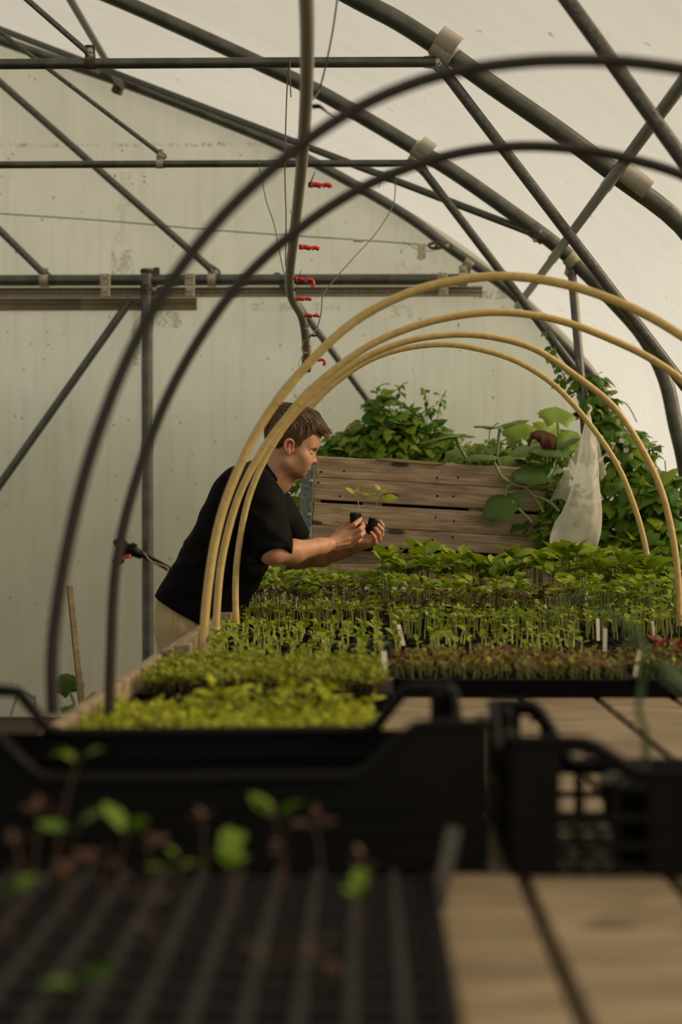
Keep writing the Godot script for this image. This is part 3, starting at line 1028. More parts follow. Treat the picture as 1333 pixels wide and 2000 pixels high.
func build_trays() -> void:
	var soil := TOP + 0.034
	# left column, then the middle and right columns, from near to far
	tray("black tray at the bench's left front, full of short bright lime seedlings", -0.485, 0.03, 2.26, 2.66, 12, 10)
	tray("black tray of mossy brownish sprouts right behind the lime seedlings", -0.475, 0.055, 2.95, 3.44, 13, 12)
	tray("third tray back on the left, with sparse bean seedlings and bare cells", -0.44, 0.055, 3.5, 3.98, 11, 11)
	tray("fourth tray back on the left, beside the man's shirt hem", -0.44, 0.055, 4.02, 4.5, 11, 11)
	tray("fifth tray back on the left, below the man's forearms", -0.44, 0.055, 4.54, 5.02, 11, 11)
	tray("farthest left tray, holding tall bean plants before the crate's metal corner", -0.44, 0.055, 5.06, 5.54, 11, 11)
	tray("black tray of tiny reddish sprouts whose long edge faces the bare boards", 0.065, 0.60, 3.21, 3.68, 13, 12)
	tray("right-hand tray of reddish sprouts behind the blurred stem, beside the reddish one", 0.605, 1.13, 3.21, 3.68, 13, 12)
	tray("middle tray of small bright seedlings with two white labels standing behind", 0.065, 0.60, 3.72, 4.18, 11, 10)
	tray("right tray holding the red lettuces", 0.605, 1.13, 3.72, 4.18, 9, 8)
	tray("middle tray packed with pale stemmed bean seedlings leaning left", 0.065, 0.60, 4.22, 4.68, 12, 11)
	tray("right tray of leggy beans with a bare black front edge", 0.605, 1.13, 4.22, 4.68, 12, 11)
	tray("middle tray of tall beans mixed with withered brown leaves", 0.065, 0.60, 4.72, 5.18, 11, 10)
	tray("right tray of tall beans beside the yellow hoops' feet", 0.605, 1.13, 4.72, 5.18, 11, 10)
	tray("farthest middle tray, under broad leaved beans below the crate", 0.065, 0.60, 5.22, 5.70, 11, 10)
	tray("farthest right tray, under broad leaved beans below the hanging bag", 0.605, 1.13, 5.22, 5.70, 11, 10)

	# the bean seedlings that show largest are things of their own
	var protos := []
	for k in 7:
		protos.append(seedling_thing("bean_seedling", seedling(rnd(0.030, 0.047), 0.020, 3, Vector2(0.15, 0.85), HEART, 0.0022, 1.0), "small bean seedling with green heart leaves and pale stem in a nearer bean tray", "seedling", "small bean seedlings in the nearer bean trays"))
	var made := 0
	for q in [[-0.44, 0.055, 3.5, 3.98, 11, 11, 0.55, "sparse left tray"], [0.065, 0.60, 3.72, 4.18, 11, 10, 0.60, "bright middle tray"], [-0.44, 0.055, 4.02, 4.5, 11, 11, 0.72, "tray beside the man"]]:
		for row in int(q[5]):
			var d: float = (q[3] - q[2]) / q[5]
			var line := cells(q[0], q[1], q[2] + d * row, q[2] + d * (row + 1), q[4], 1, q[6], soil)
			for i in line.size():
				var label := "bean seedling, %s from the left in the %s row of the %s" % [ORDINAL[i], ORDINAL[row], q[7]]
				if made < protos.size():
					protos[made].position = line[i]
					protos[made].set_meta("label", label)
				else:
					copy(protos[rng.randi() % protos.size()], "bean_seedling", line[i], rnd(0, TAU), rnd(0.8, 1.2), label)
				made += 1

	# masses nobody could count
	var lime := []
	for k in 5:
		var d := seedling(rnd(0.022, 0.034), 0.020, 4, Vector2(0.85, 1.2), OVAL, 0.0012)
		for l in d.leaves:
			for i in l.c.size(): l.c[i] = l.c[i].lerp(Color(0.66, 0.62, 0.03), 0.6)
		lime.append(merged(d))
	crowd("lime_seedlings", "dense carpet of bright lime seedlings in the left front tray", lime, cells(-0.475, 0.02, 2.28, 2.64, 24, 20, 0.85, soil, 2, 0.5), M.leaf, 0.55, 1.0)
	crowd("lime_sprouts", "scattered taller lime sprouts at the back of the left front tray", lime, cells(-0.30, 0.02, 2.5, 2.64, 12, 4, 0.5, soil, 1, 0.5), M.leaf, 1.3, 1.9)
	var mossy := []
	for k in 5:
		var d := seedling(rnd(0.020, 0.034), 0.016, 4, Vector2(0.5, 1.0), OVAL, 0.0013, 0.0)
		for i in d.stem.c.size(): d.stem.c[i] = Color(0.20, 0.13, 0.05)
		for l in d.leaves:
			for i in l.c.size(): l.c[i] = l.c[i].lerp(Color(0.36, 0.26, 0.06), 0.35)
		mossy.append(merged(d))
	crowd("mossy_sprouts", "dense mossy green sprouts in the second tray from the front", mossy, cells(-0.47, 0.045, 2.97, 3.42, 26, 24, 0.8, soil, 2, 0.5), M.leaf, 0.75, 1.3)
	var reddish := []
	for k in 5:
		var d := seedling(rnd(0.018, 0.03), 0.018, 4, Vector2(0.2, 0.9), OVAL, 0.0013)
		for q in d.leaves.size():
			for i in d.leaves[q].c.size():
				if q % 3 != 2: d.leaves[q].c[i] = Color(0.26, 0.10, 0.05).lerp(Color(0.34, 0.26, 0.06), 0.25 * q)
		reddish.append(merged(d))
	crowd("reddish_sprouts", "tiny reddish and ochre sprouts behind the long tray edge", reddish, cells(0.07, 0.595, 3.23, 3.66, 22, 20, 0.75, soil, 1, 0.4) + cells(0.61, 0.86, 3.23, 3.66, 10, 20, 0.55, soil, 1, 0.4), M.leaf)
	var dense := []
	for k in 6: dense.append(merged(seedling(rnd(0.048, 0.072), 0.021, 3, Vector2(0.2, 0.8), HEART, 0.0021, 1.0)))
	crowd("bean_seedlings", "crowded pale stemmed bean seedlings in the trays behind the counted ones", dense, cells(0.07, 0.60, 4.22, 4.68, 14, 12, 0.85, soil, 1, 0.3) + cells(0.61, 1.12, 4.22, 4.68, 13, 12, 0.8, soil, 1, 0.3) + cells(-0.43, 0.055, 4.54, 5.02, 12, 11, 0.85, soil, 1, 0.3), M.leaf)
	var tall := []
	for k in 6: tall.append(merged(seedling(rnd(0.085, 0.125), 0.036, 4, Vector2(0.15, 0.8), HEART, 0.0021, 0.6)))
	crowd("tall_bean_plants", "tall bean plants with larger leaves filling the farther trays", tall, cells(0.07, 0.60, 4.72, 5.18, 10, 9, 0.95, soil, 1, 0.35) + cells(0.61, 1.12, 4.72, 5.18, 10, 9, 0.95, soil, 1, 0.35) + cells(-0.43, 0.05, 5.06, 5.54, 11, 10, 0.9, soil, 1, 0.3), M.leaf)
	var big := []
	for k in 6: big.append(merged(seedling(rnd(0.13, 0.19), 0.065, 6, Vector2(0.05, 0.75), HEART, 0.0025, 0.3)))
	crowd("broad_leaved_beans", "broad leaved bean plants massed at the bench's far end under the crate", big, cells(0.04, 1.13, 5.2, 5.7, 17, 8, 0.95, soil, 1, 0.4), M.leaf, 0.8, 1.2)
	var dead := []
	for k in 4:
		var d := seedling(rnd(0.06, 0.09), 0.03, 4, Vector2(0, 0), OVAL, 0.0014)
		for l in d.leaves:
			for i in l.c.size(): l.c[i] = Color(0.16, 0.075, 0.035)
		for i in d.stem.c.size(): d.stem.c[i] = Color(0.17, 0.09, 0.04)
		dead.append(merged(d))
	crowd("withered_leaves", "withered brown stems and leaves among the tall beans", dead, cells(0.07, 0.75, 4.72, 5.1, 13, 8, 0.6, soil, 1, 0.4) + cells(-0.43, 0.05, 5.0, 5.4, 12, 8, 0.5, soil, 1, 0.4), M.leaf)

	# red lettuces
	var lp: Node3D
	var k2 := 0
	for q in [[0.70, 3.80], [0.77, 3.78], [0.84, 3.82], [0.91, 3.78], [0.98, 3.82], [0.74, 3.90], [0.81, 3.92], [0.88, 3.90], [0.95, 3.93], [1.03, 3.9]]:
		var d := seedling(0.012, 0.04, 8, Vector2(0.6, 1.0), OVAL, 0.002)
		for i in d.leaves.size():
			for j in d.leaves[i].c.size(): d.leaves[i].c[j] = Color(0.42, 0.05, 0.06).lerp(Color(0.38, 0.34, 0.07), 0.0 if i % 3 else 0.8)
		var t := seedling_thing("red_lettuce", d, "small red and lime lettuce, %s from the left in the %s row of its tray" % [ORDINAL[k2 % 5], "front" if k2 < 5 else "back"], "lettuce", "red lettuces in the right tray")
		t.position = V(q[0], soil, -q[1])
		k2 += 1

	# plant labels: u, v of the foot, distance, height, lean and what tells each apart
	var tags := [[752, 1318, 3.2, 0.075, 0.12, "broad pale plant label leaning at the corner of the mossy tray"], [790, 1262, 4.05, 0.07, -0.10, "thin white plant label standing between the left and middle trays"], [1168, 1262, 4.2, 0.075, 0.15, "white plant label leaning right behind the small bright seedlings"], [1180, 1305, 3.72, 0.085, 0.2, "long white plant label leaning right before the red lettuces"], [1238, 1325, 3.3, 0.07, 0.35, "white plant label tilted far over beside the blurred stem"], [1278, 1235, 4.3, 0.06, 0.05, "upright white plant label by the bare black tray edge at the right"], [767, 1198, 5.0, 0.055, -0.03, "small upright white plant label in front of the broad leaved beans"], [636, 1250, 4.0, 0.05, -0.03, "short white plant label among the left bean seedlings"], [502, 1215, 4.7, 0.045, -0.2, "short white plant label near the front leg of the third yellow hoop"]]
	for q in tags:
		var x: float = (q[0] - 715.0) * q[2] / 2778.0
		var s := Shape.new()
		s.prism(PackedVector2Array([Vector2(-0.007, q[3]), Vector2(0.007, q[3]), Vector2(0.007, 0.006), Vector2(0, -0.02), Vector2(-0.007, 0.006)]), 0.0012, Transform3D(Basis(V(0, 0, 1), -q[4]) * Basis(V(0, 1, 0), 0.6) * Basis(V(1, 0, 0), -0.25), Vector3.ZERO))
		var o := obj("plant_label", s.mesh(), M.label_white, null, V(x, soil - 0.004, -q[2]))
		tag(o, q[5], "plant label", "")


# ---- the blurred foreground: two black crates, a cell tray with dying seedlings, a tall stem
# one crate wall along local x from -w/2 to w/2, raised to hc at its ends and dipping to hr; slots leave a lattice
func crate_wall(s: Shape, w: float, hc: float, hr: float, corner: float, slots: bool, t: Transform3D, solid_mid := false, loops := false) -> void:
	var top := []
	for k in 33:
		var x := -w / 2 + w * k / 32.0
		var e := clampf((w / 2 - absf(x) - corner) / (corner * 1.1), 0, 1)
		top.append(Vector2(x, lerpf(hc, hr, smoothstep(0.0, 1.0, e))))
	if slots:
		for k in 32:
			var a: Vector2 = top[k]
			var b: Vector2 = top[k + 1]
			var lo := minf(a.y, b.y) - 0.014
			if absf(a.x + b.x) * 0.5 > w / 2 - corner * 0.75 or (solid_mid and absf(a.x + b.x) * 0.5 < 0.048): lo = 0.0
			s.prism(PackedVector2Array([Vector2(a.x, lo), Vector2(b.x, lo), b, a]), 0.004, t)
		for y in [0.006, 0.034, 0.066]:
			s.box(V(w, 0.009, 0.006), t * Transform3D(Basis(), V(0, y, 0)), 0.0015)
		var n := int(w / 0.036)
		for k in range(1, n):
			s.box(V(0.007, hr - 0.004, 0.007), t * Transform3D(Basis(), V(-w / 2 + w * k / n, hr / 2 - 0.002, 0)), 0.0015)
	else:
		var poly := PackedVector2Array([Vector2(-w / 2, 0), Vector2(w / 2, 0)])
		for k in range(32, -1, -1): poly.append(Vector2(top[k].x, minf(top[k].y, hr + 0.002)) if loops else top[k])
		s.prism(poly, 0.004, t)
		for y in [0.02, 0.05, 0.08]: s.box(V(w, 0.006, 0.010), t * Transform3D(Basis(), V(0, y, 0)), 0.002)
	var rim := PackedVector3Array()
	for q in top: rim.append(t * V(q.x, q.y, 0))
	s.tube(rim, 0.0085 if loops else 0.0065, 8)


func crate(at: Vector3, turn: float, w: float, l: float, hc: float, hr: float, hb: float, slots: bool, label: String) -> Node3D:
	var t := thing("black_crate", label, "crate", at)
	t.rotation.y = turn
	var s := Shape.new()
	crate_wall(s, w, hc, hr, 0.075, slots, Transform3D(Basis(), V(0, 0, l / 2)), true)
	obj("front_wall", s.mesh(), M.black_plastic, t)
	s = Shape.new()
	crate_wall(s, w, hc, hb, 0.055, slots, Transform3D(Basis(), V(0, 0, -l / 2)), false, true)
	obj("back_wall", s.mesh(), M.black_plastic, t)
	for e in [-1, 1]:
		s = Shape.new()
		crate_wall(s, l, hc, hc * 0.80, 0.045, slots, Transform3D(Basis(V(0, 1, 0), PI / 2), V(e * w / 2, 0, 0)))
		obj("side_wall", s.mesh(), M.black_plastic, t)
		for f in [-1, 1]:
			s = Shape.new()
			s.box(V(0.028, hc, 0.028), Transform3D(Basis(), V(e * (w / 2 - 0.014), hc / 2, f * (l / 2 - 0.014))), 0.006)
			obj("corner_post", s.mesh(), M.black_plastic, t)
	s = Shape.new()
	for k in int(w / 0.03): s.box(V(0.008, 0.005, l), Transform3D(Basis(), V(-w / 2 + 0.015 + 0.03 * k, 0.0035, 0)), 0.001)
	for k in int(l / 0.05): s.box(V(w, 0.005, 0.008), Transform3D(Basis(), V(0, 0.0035, -l / 2 + 0.025 + 0.05 * k)), 0.001)
	obj("slotted_base", s.mesh(), M.black_plastic, t)
	return t


func build_foreground() -> void:
	crate(V(-0.200, TOP, -1.80), 0.07, 0.66, 0.34, 0.172, 0.112, 0.112, false, "large black plastic crate with raised corners, spanning the left foreground")
	crate(V(0.385, TOP, -1.79), 0.0, 0.43, 0.30, 0.155, 0.118, 0.075, true, "black slotted crate at the right, its lattice side letting the boards show")
	var t := thing("cell_tray", "near black cell tray at the lower left, with brown dying seedlings", "seed tray", V(-0.235, TOP, -1.10), "")
	tray_parts(t, 0.61, 0.86, 15, 18, 0.038, 0.017, 0.009)
	(t.get_node("cell_grid") as MeshInstance3D).material_override = mat("worn_tray", c8(30, 28, 26), 0.6, 0.0, "grain", 8.0)
	# dying seedlings in the near tray: u, v of the leaves, distance, how green
	var list := [[105, 1500, 1.50, 1.0, 0.02], [135, 1625, 1.42, 0.9, 0.016], [222, 1638, 1.40, 0.7, 0.02], [60, 1600, 1.45, 0.0, 0.016], [45, 1660, 1.36, 0.15, 0.016], [350, 1700, 1.36, 0.8, 0.013], [440, 1668, 1.42, 1.1, 0.024], [465, 1705, 1.36, 1.0, 0.018], [560, 1600, 1.46, 1.1, 0.018], [550, 1668, 1.47, 0.0, 0.014], [300, 1660, 1.42, 0.1, 0.016], [130, 1720, 1.33, 0.05, 0.016], [290, 1760, 1.28, 0.2, 0.014], [310, 1840, 1.22, 0.1, 0.02], [712, 1755, 1.33, 1.0, 0.015], [705, 1690, 1.44, 0.15, 0.015], [160, 1945, 1.12, 0.75, 0.018], [535, 1885, 1.17, 0.05, 0.02], [20, 1760, 1.28, 0.4, 0.018], [630, 1620, 1.5, 0.1, 0.016], [200, 1700, 1.37, 0.1, 0.018], [635, 1875, 1.18, 0.05, 0.016], [400, 1610, 1.5, 0.05, 0.014]]
	list.sort_custom(func(a, b): return a[0] < b[0])
	var greens := 0
	var browns := 0
	for q in list:
		var x: float = (q[0] - 715.0) * q[2] / 2778.0
		var y: float = 1.25 + (1000.0 - q[1]) * q[2] / 2778.0
		var base := TOP + 0.022
		var g: float = q[3]
		var d := seedling(maxf(0.02, y - base), q[4] * (1.7 if g > 0.3 else 1.3), 3 if g > 0.3 else 5, Vector2(-0.1, 0.3) * g, OVAL, 0.0014, 0.0)
		for i in d.stem.c.size(): d.stem.c[i] = Color(0.07, 0.034, 0.022)
		if g < 0.3:
			for l in d.leaves:
				for i in l.c.size(): l.c[i] = Color(0.13, 0.058, 0.032)
		var o := seedling_thing("dying_seedling", d, ("withered brown seedling, %s from the left among the withered ones in the near tray" % ORDINAL[browns]) if g < 0.3 else ("green tipped seedling on a dark stem, %s from the left in the near tray" % ORDINAL[greens]), "seedling", ["green tipped seedlings in the near tray", "withered seedlings in the near tray"][1 if g < 0.3 else 0])
		o.position = V(x, base, -q[2])
		if g < 0.3: browns += 1
		else: greens += 1
	# label at the near tray's right corner
	var s := Shape.new()
	s.prism(PackedVector2Array([Vector2(-0.008, 0.08), Vector2(0.008, 0.08), Vector2(0.008, 0.0), Vector2(0, -0.012), Vector2(-0.008, 0.0)]), 0.0014, Transform3D(Basis(V(0, 0, 1), -0.22) * Basis(V(1, 0, 0), -0.2), Vector3.ZERO))
	tag(obj("plant_label", s.mesh(), M.grey_plastic, null, V(0.077, TOP + 0.006, -1.50)), "blurred grey plant label leaning in front of the large crate's right corner", "plant label")
	# pot with a tall thin stem inside the slotted crate
	var pot := thing("plant_pot", "black pot at the right edge holding a tall blurred stem", "pot", V(0.335, TOP + 0.006, -1.72))
	s = Shape.new()
	s.lathe([Vector2(0.0, 0.0), Vector2(0.036, 0.0), Vector2(0.05, 0.078), Vector2(0.055, 0.078), Vector2(0.055, 0.09), Vector2(0.048, 0.09), Vector2(0.046, 0.07), Vector2(0.0, 0.068)], Transform3D(), 20)
	obj("body", s.mesh(), M.black_plastic, pot)
	var st := thing("potted_stem", "tall thin stem with a few dark leaves, out of focus at the right", "plant", V(0.335, TOP + 0.074, -1.72))
	s = Shape.new()
	s.tint = Color(0.05, 0.10, 0.02)
	var o := st.position
	s.tube(smooth([V(0, 0, 0), V(0.334, 0.982, -1.700) - o, V(0.325, 1.018, -1.700) - o, V(0.333, 1.060, -1.710) - o, V(0.327, 1.102, -1.720) - o, V(0.287, 1.131, -1.740) - o]), 0.0040, 8)
	obj("stem", s.mesh(), M.stem, st)
	for q in [[1258, 1300, 1.7, 0.5, 0.045], [1285, 1290, 1.7, 0.8, 0.05], [1250, 1235, 1.72, 2.5, 0.034], [1125, 1160, 1.76, 3.0, 0.045], [1105, 1195, 1.75, 3.6, 0.034], [1290, 1330, 1.68, 0.2, 0.045], [1262, 1290, 1.70, 5.5, 0.045]]:
		var l := Shape.new()
		l.tint = Color(0.035, 0.08, 0.015)
		var x: float = (q[0] - 715.0) * q[2] / 2778.0
		var y: float = 1.25 + (1000.0 - q[1]) * q[2] / 2778.0
		var root := V(x, y, -q[2]) - o
		l.leaf(q[4], OVAL, facing(V(cos(q[3]), -0.2, sin(q[3])), Vector3.UP, root), 0.2, 0.5, 1)
		obj("leaf", l.mesh(), M.leaf, st)
	s = Shape.new()
	s.tint = Color(0.05, 0.10, 0.02)
	s.tube(smooth([V(0.287, 1.131, -1.740) - o, V(0.261, 1.143, -1.755) - o, V(0.250, 1.136, -1.760) - o]), 0.0015, 5)
	s.tube(smooth([V(0.333, 1.060, -1.710) - o, V(0.341, 1.067, -1.700) - o, V(0.347, 1.072, -1.700) - o]), 0.0015, 5)
	obj("twig", s.mesh(), M.stem, st)


# ---- two stacked wooden crates behind the bench, leaning a little to the right
func build_back_crate() -> void:
	var t := thing("wooden_crate", "grey brown plank crate with metal corner, squash plant spilling over its right half", "crate", V(-0.233, 1.118, -6.000))
	t.rotation.z = deg_to_rad(-3.2)
	var rows := [[0.0, 0.078], [0.0795, 0.173], [0.186, 0.2785], [0.280, 0.369]]
	var k := 0
	for q in rows:
		var s := Shape.new()
		board(s, 0.0 + rnd(-0.004, 0.003), 1.075, q[0], q[1], 0.0, -0.022, 0.003)
		var b := obj("plank", s.mesh(), M["crate_board_%d" % (k % 3)], t)
		var list := []
		for xx in [0.022, 0.115, 0.52, 0.60, 1.03]:
			if rng.randf() < 0.85: list.append(V(xx + rnd(-0.01, 0.012), lerpf(q[0], q[1], rnd(0.2, 0.8)), 0.0006))
		for p in list:
			s = Shape.new()
			s.lathe([Vector2(0.0, 0.0006), Vector2(0.0038, 0.0006), Vector2(0.0046, 0.0), Vector2(0.0046, -0.004)], Transform3D(Basis(V(1, 0, 0), PI / 2).scaled(V(rnd(0.8, 1.3), 1, 1)), p), 10)
			obj("nail_hole", s.mesh(), M.nail_hole, b)
		k += 1
	# a sliver split off the top edge
	var sl := Shape.new()
	sl.prism(PackedVector2Array([Vector2(0.255, 0.372), Vector2(0.30, 0.379), Vector2(0.42, 0.376), Vector2(0.55, 0.371), Vector2(0.50, 0.362), Vector2(0.36, 0.365)]), 0.010, Transform3D(Basis(V(1, 0, 0), -0.12), V(0, 0.0, 0.048)))
	obj("split_sliver", sl.mesh(), M.split_wood, t)
	# side and back planks, cross battens inside, earth fill
	for q in rows:
		for e in [0.012, 1.063]:
			var s := Shape.new()
			board(s, e - 0.011, e + 0.011, q[0], q[1], -0.03, -0.85)
			obj("side_plank", s.mesh(), M.crate_board_1, t)
		var s2 := Shape.new()
		board(s2, 0.0, 1.075, q[0], q[1], -0.855, -0.877)
		obj("back_plank", s2.mesh(), M.crate_board_2, t)
	for x in [0.25, 0.70]:
		var s := Shape.new()
		board(s, x - 0.04, x + 0.04, 0.0, 0.34, -0.0225, -0.045)
		obj("batten", s.mesh(), M.crate_board_0, t)
	var e := Shape.new()
	board(e, 0.03, 1.045, -0.02, 0.30, -0.05, -0.85, 0.02)
	obj("earth_fill", e.mesh(), M.soil, t)
	e = Shape.new()
	board(e, 0.0, 1.07, -0.10, -0.003, -0.10, -0.80, 0.003)
	obj("base", e.mesh(), M.crate_board_0, t)
	# folded metal corner post with bolts, a thin seam across it
	var s := Shape.new()
	s.box(V(0.052, 0.56, 0.004), Transform3D(Basis(), V(-0.028, 0.05, 0.004)), 0.0015)
	s.box(V(0.004, 0.56, 0.05), Transform3D(Basis(), V(-0.053, 0.05, -0.022)), 0.0015)
	s.box(V(0.010, 0.56, 0.007), Transform3D(Basis(), V(-0.006, 0.05, 0.007)), 0.003)
	var post := obj("corner_post", s.mesh(), bumpy(mat("sheet_zinc", c8(150, 157, 154), 0.5, 0.45, "grain", 3.0), 0.03), t)
	for y in [0.262, 0.12, 0.032, -0.1]: bolt(post, V(-0.012, y, 0.010), V(0, 0, 1), 0.006)
	s = Shape.new()
	s.box(V(0.05, 0.004, 0.003), Transform3D(Basis(), V(-0.028, 0.275, 0.007)), 0.001)
	obj("seam", s.mesh(), M.bolt, post)

	# the crate it stands on
	var w := thing("wooden_crate", "lower plank crate under the planted one, only its top plank showing above the seedlings", "crate", V(-0.233, 1.118, -6.000) + V(0.0, -0.085, 0.0))
	w.rotation.z = deg_to_rad(-1.0)
	var y := 0.0
	for r in 9:
		s = Shape.new()
		board(s, -0.05, 1.15, y - 0.092, y, 0.0, -0.022, 0.003)
		obj("plank", s.mesh(), M["crate_board_%d" % ((r + 1) % 3)], w)
		if r % 3 == 0:
			for ee in [-0.04, 1.14]:
				s = Shape.new()
				board(s, ee - 0.011, ee + 0.011, y - 0.31, y, -0.03, -0.85)
				obj("side_panel", s.mesh(), M.crate_board_1, w)
		y -= 0.106
	for x in [0.0, 0.5, 1.05]:
		s = Shape.new()
		board(s, x - 0.045, x + 0.045, -0.95, 0.045, -0.0225, -0.09)
		obj("skid", s.mesh(), M.crate_board_0, w)


const ROUND := [0.30, 0.46, 0.54, 0.55, 0.50, 0.40, 0.26, 0.0]
const ARROW := [0.34, 0.40, 0.34, 0.29, 0.23, 0.16, 0.08, 0.0]


# a broad squash leaf from base to tip with its upper side towards `up`
func squash_leaf(t: Node3D, base: Vector3, tip: Vector3, up: Vector3, wide: float, tone: float, petiole: Array, edge := 0.02) -> void:
	var l := Shape.new()
	l.tint = Color(0.075, 0.16, 0.028).lerp(Color(0.34, 0.46, 0.05), tone)
	var w := []
	for i in 15:
		var s := i / 14.0
		var x := s * 7.0
		var lo := int(minf(x, 6.0))
		var v := lerpf(ROUND[lo], ROUND[lo + 1], x - lo)
		w.append(v * wide * (1.0 + 0.07 * sin(i * 2.4)) if i < 14 else 0.0)
	var d := tip - base
	l.leaf(d.length(), w, facing(d, up, base), rnd(-0.05, 0.25), rnd(0.05, 0.3), 4, edge)
	var o := obj("leaf", l.mesh(), M.broad_leaf, t)
	if petiole.size():
		var s := Shape.new()
		s.tint = Color(0.24, 0.32, 0.12)
		var pts := []
		for q in petiole: pts.append(q)
		pts.append(base)
		s.tube(smooth(pts, 5), 0.0065, 8)
		obj("petiole", s.mesh(), M.stem, t)


func build_squash() -> void:
	var t := thing("squash_plant", "squash plant with broad leaves and thick pale stalks spilling over the wooden crate", "plant", V(0.579, 1.368, -5.970))
	var o := t.position
	var cam_up := V(0.1, 0.35, 1.0)
	# base, tip, upper side, width, tone, stalk
	var list := [
		[V(0.382, 1.579, -6.150), V(0.228, 1.561, -6.050), V(-0.1, 1, -0.05), 0.9, 0.15, [V(0.448, 1.468, -6.200), V(0.415, 1.517, -6.180)]],
		[V(0.391, 1.579, -6.150), V(0.465, 1.596, -6.100), V(0.1, 1, 0.15), 0.8, 0.2, []],
		[V(0.595, 1.626, -6.300), V(0.474, 1.634, -6.250), V(0, 1, 0.05), 0.8, 0.3, [V(0.582, 1.499, -6.300), V(0.586, 1.567, -6.300)]],
		[V(0.600, 1.630, -6.300), V(0.717, 1.672, -6.280), V(-0.2, 1, 0.25), 0.7, 0.25, []],
		[V(0.702, 1.584, -6.450), V(0.703, 1.675, -6.500), V(0.0, 0.25, 1.0), 1.5, 0.8, [V(0.706, 1.468, -6.400), V(0.703, 1.527, -6.420)]],
		[V(0.855, 1.651, -6.350), V(0.860, 1.743, -6.420), V(0.1, 0.4, 1.0), 1.35, 0.75, [V(0.866, 1.476, -6.300), V(0.861, 1.568, -6.330)]],
		[V(0.829, 1.572, -6.500), V(0.887, 1.655, -6.550), V(0.1, 0.3, 1.0), 1.6, 0.85, [V(0.813, 1.470, -6.450)]],
		[V(0.530, 1.488, -6.020), V(0.421, 1.502, -5.950), V(0, 1, 0.12), 1.1, 0.12, [V(0.610, 1.370, -5.960), V(0.571, 1.395, -5.950), V(0.543, 1.447, -5.970)]],
		[V(0.751, 1.544, -6.100), V(0.614, 1.509, -6.000), V(0, 1, 0.2), 0.9, 0.35, [V(0.684, 1.456, -6.050), V(0.722, 1.501, -6.070)]],
		[V(0.819, 1.524, -6.050), V(0.697, 1.506, -5.950), V(0, 1, 0.35), 1.0, 0.06, [V(0.703, 1.361, -5.950), V(0.761, 1.399, -5.940), V(0.799, 1.476, -6.000)]],
		[V(0.807, 1.529, -6.060), V(0.902, 1.567, -6.000), V(-0.2, 1, 0.4), 0.8, 0.1, []],
		[V(0.772, 1.449, -6.020), V(0.621, 1.407, -5.900), V(0.1, 1, 0.45), 0.9, 0.08, [V(0.789, 1.511, -6.050)]],
		[V(0.607, 1.297, -5.930), V(0.483, 1.250, -5.900), V(-0.1, 0.7, 1.0), 0.95, 0.12, [V(0.692, 1.207, -5.930), V(0.644, 1.254, -5.920)]],
		[V(0.599, 1.284, -5.930), V(0.661, 1.331, -5.920), V(-0.2, 0.6, 1.0), 0.85, 0.15, []],
		[V(0.430, 1.513, -6.300), V(0.351, 1.526, -6.300), V(0, 1, 0.4), 1.0, 0.4, []],
		[V(0.517, 1.517, -6.400), V(0.582, 1.544, -6.400), V(0, 1, 0.6), 1.0, 0.45, []],
		[V(0.657, 1.491, -6.200), V(0.592, 1.458, -6.100), V(0, 1, 0.5), 0.9, 0.4, []],
		[V(0.889, 1.553, -6.300), V(0.946, 1.619, -6.350), V(0, 0.5, 1), 1.2, 0.6, []],
		[V(0.735, 1.462, -6.200), V(0.668, 1.487, -6.100), V(0, 1, 0.3), 1.0, 0.5, []],
	]
	for q in list:
		var pet := []
		for p in q[5]: pet.append(p - o)
		squash_leaf(t, q[0] - o, q[1] - o, q[2], q[3], q[4], pet)
	# running stems over the crate front
	for q in [[V(0.610, 1.370, -5.960), V(0.652, 1.361, -5.950), V(0.699, 1.318, -5.950), V(0.741, 1.250, -5.950)], [V(0.699, 1.318, -5.950), V(0.740, 1.305, -5.940), V(0.777, 1.282, -5.930), V(0.803, 1.254, -5.930)], [V(0.703, 1.361, -5.950), V(0.652, 1.357, -5.950), V(0.610, 1.370, -5.960), V(0.580, 1.400, -5.980), V(0.570, 1.469, -6.100)], [V(0.610, 1.368, -5.960), V(0.585, 1.336, -5.960), V(0.593, 1.271, -5.960)]]:
		var s := Shape.new()
		s.tint = Color(0.25, 0.30, 0.11)
		var pts := []
		for p in q: pts.append(p - o)
		s.tube(smooth(pts, 5), 0.007, 8)
		obj("runner", s.mesh(), M.stem, t)
	# the withered leaf draped over its stalk: a ragged hanging sheet with a curled tip
	var d := Shape.new()
	var n := FastNoiseLite.new()
	n.frequency = 1.0
	for i in 15:
		var f := i / 14.0
		for j in 13:
			var e := j / 12.0
			var long := lerpf(0.030, 0.082, smoothstep(0.15, 0.75, f)) * (1.0 + 0.25 * n.get_noise_2d(f * 9.0, 3.0))
			var y := 0.028 * sin(PI * clampf(f * 0.9 + 0.12, 0, 1)) - long * e - 0.012 * (1.0 - f)
			if f < 0.12: y -= 0.02
			var z := 0.030 * sin(e * 2.4) + 0.007 * sin(f * 24.0 + e * 2.0) * e + 0.006 * n.get_noise_2d(f * 14.0, e * 6.0)
			d.p(V(0.743, 1.575, -6.030) - o + V(lerpf(-0.062, 0.058, f) + 0.008 * e * sin(f * 9.0), y, z), Vector2(f * 0.3, e * 0.12))
	for i in 14:
		for j in 12:
			var a := i * 13 + j
			d.quad(a, a + 13, a + 14, a + 1)
	var dl := obj("withered_leaf", d.mesh(), M.dead_leaf, t)
	dl.set_meta("label", "withered brown curled leaf")
	var st := Shape.new()
	st.tint = Color(0.26, 0.30, 0.12)
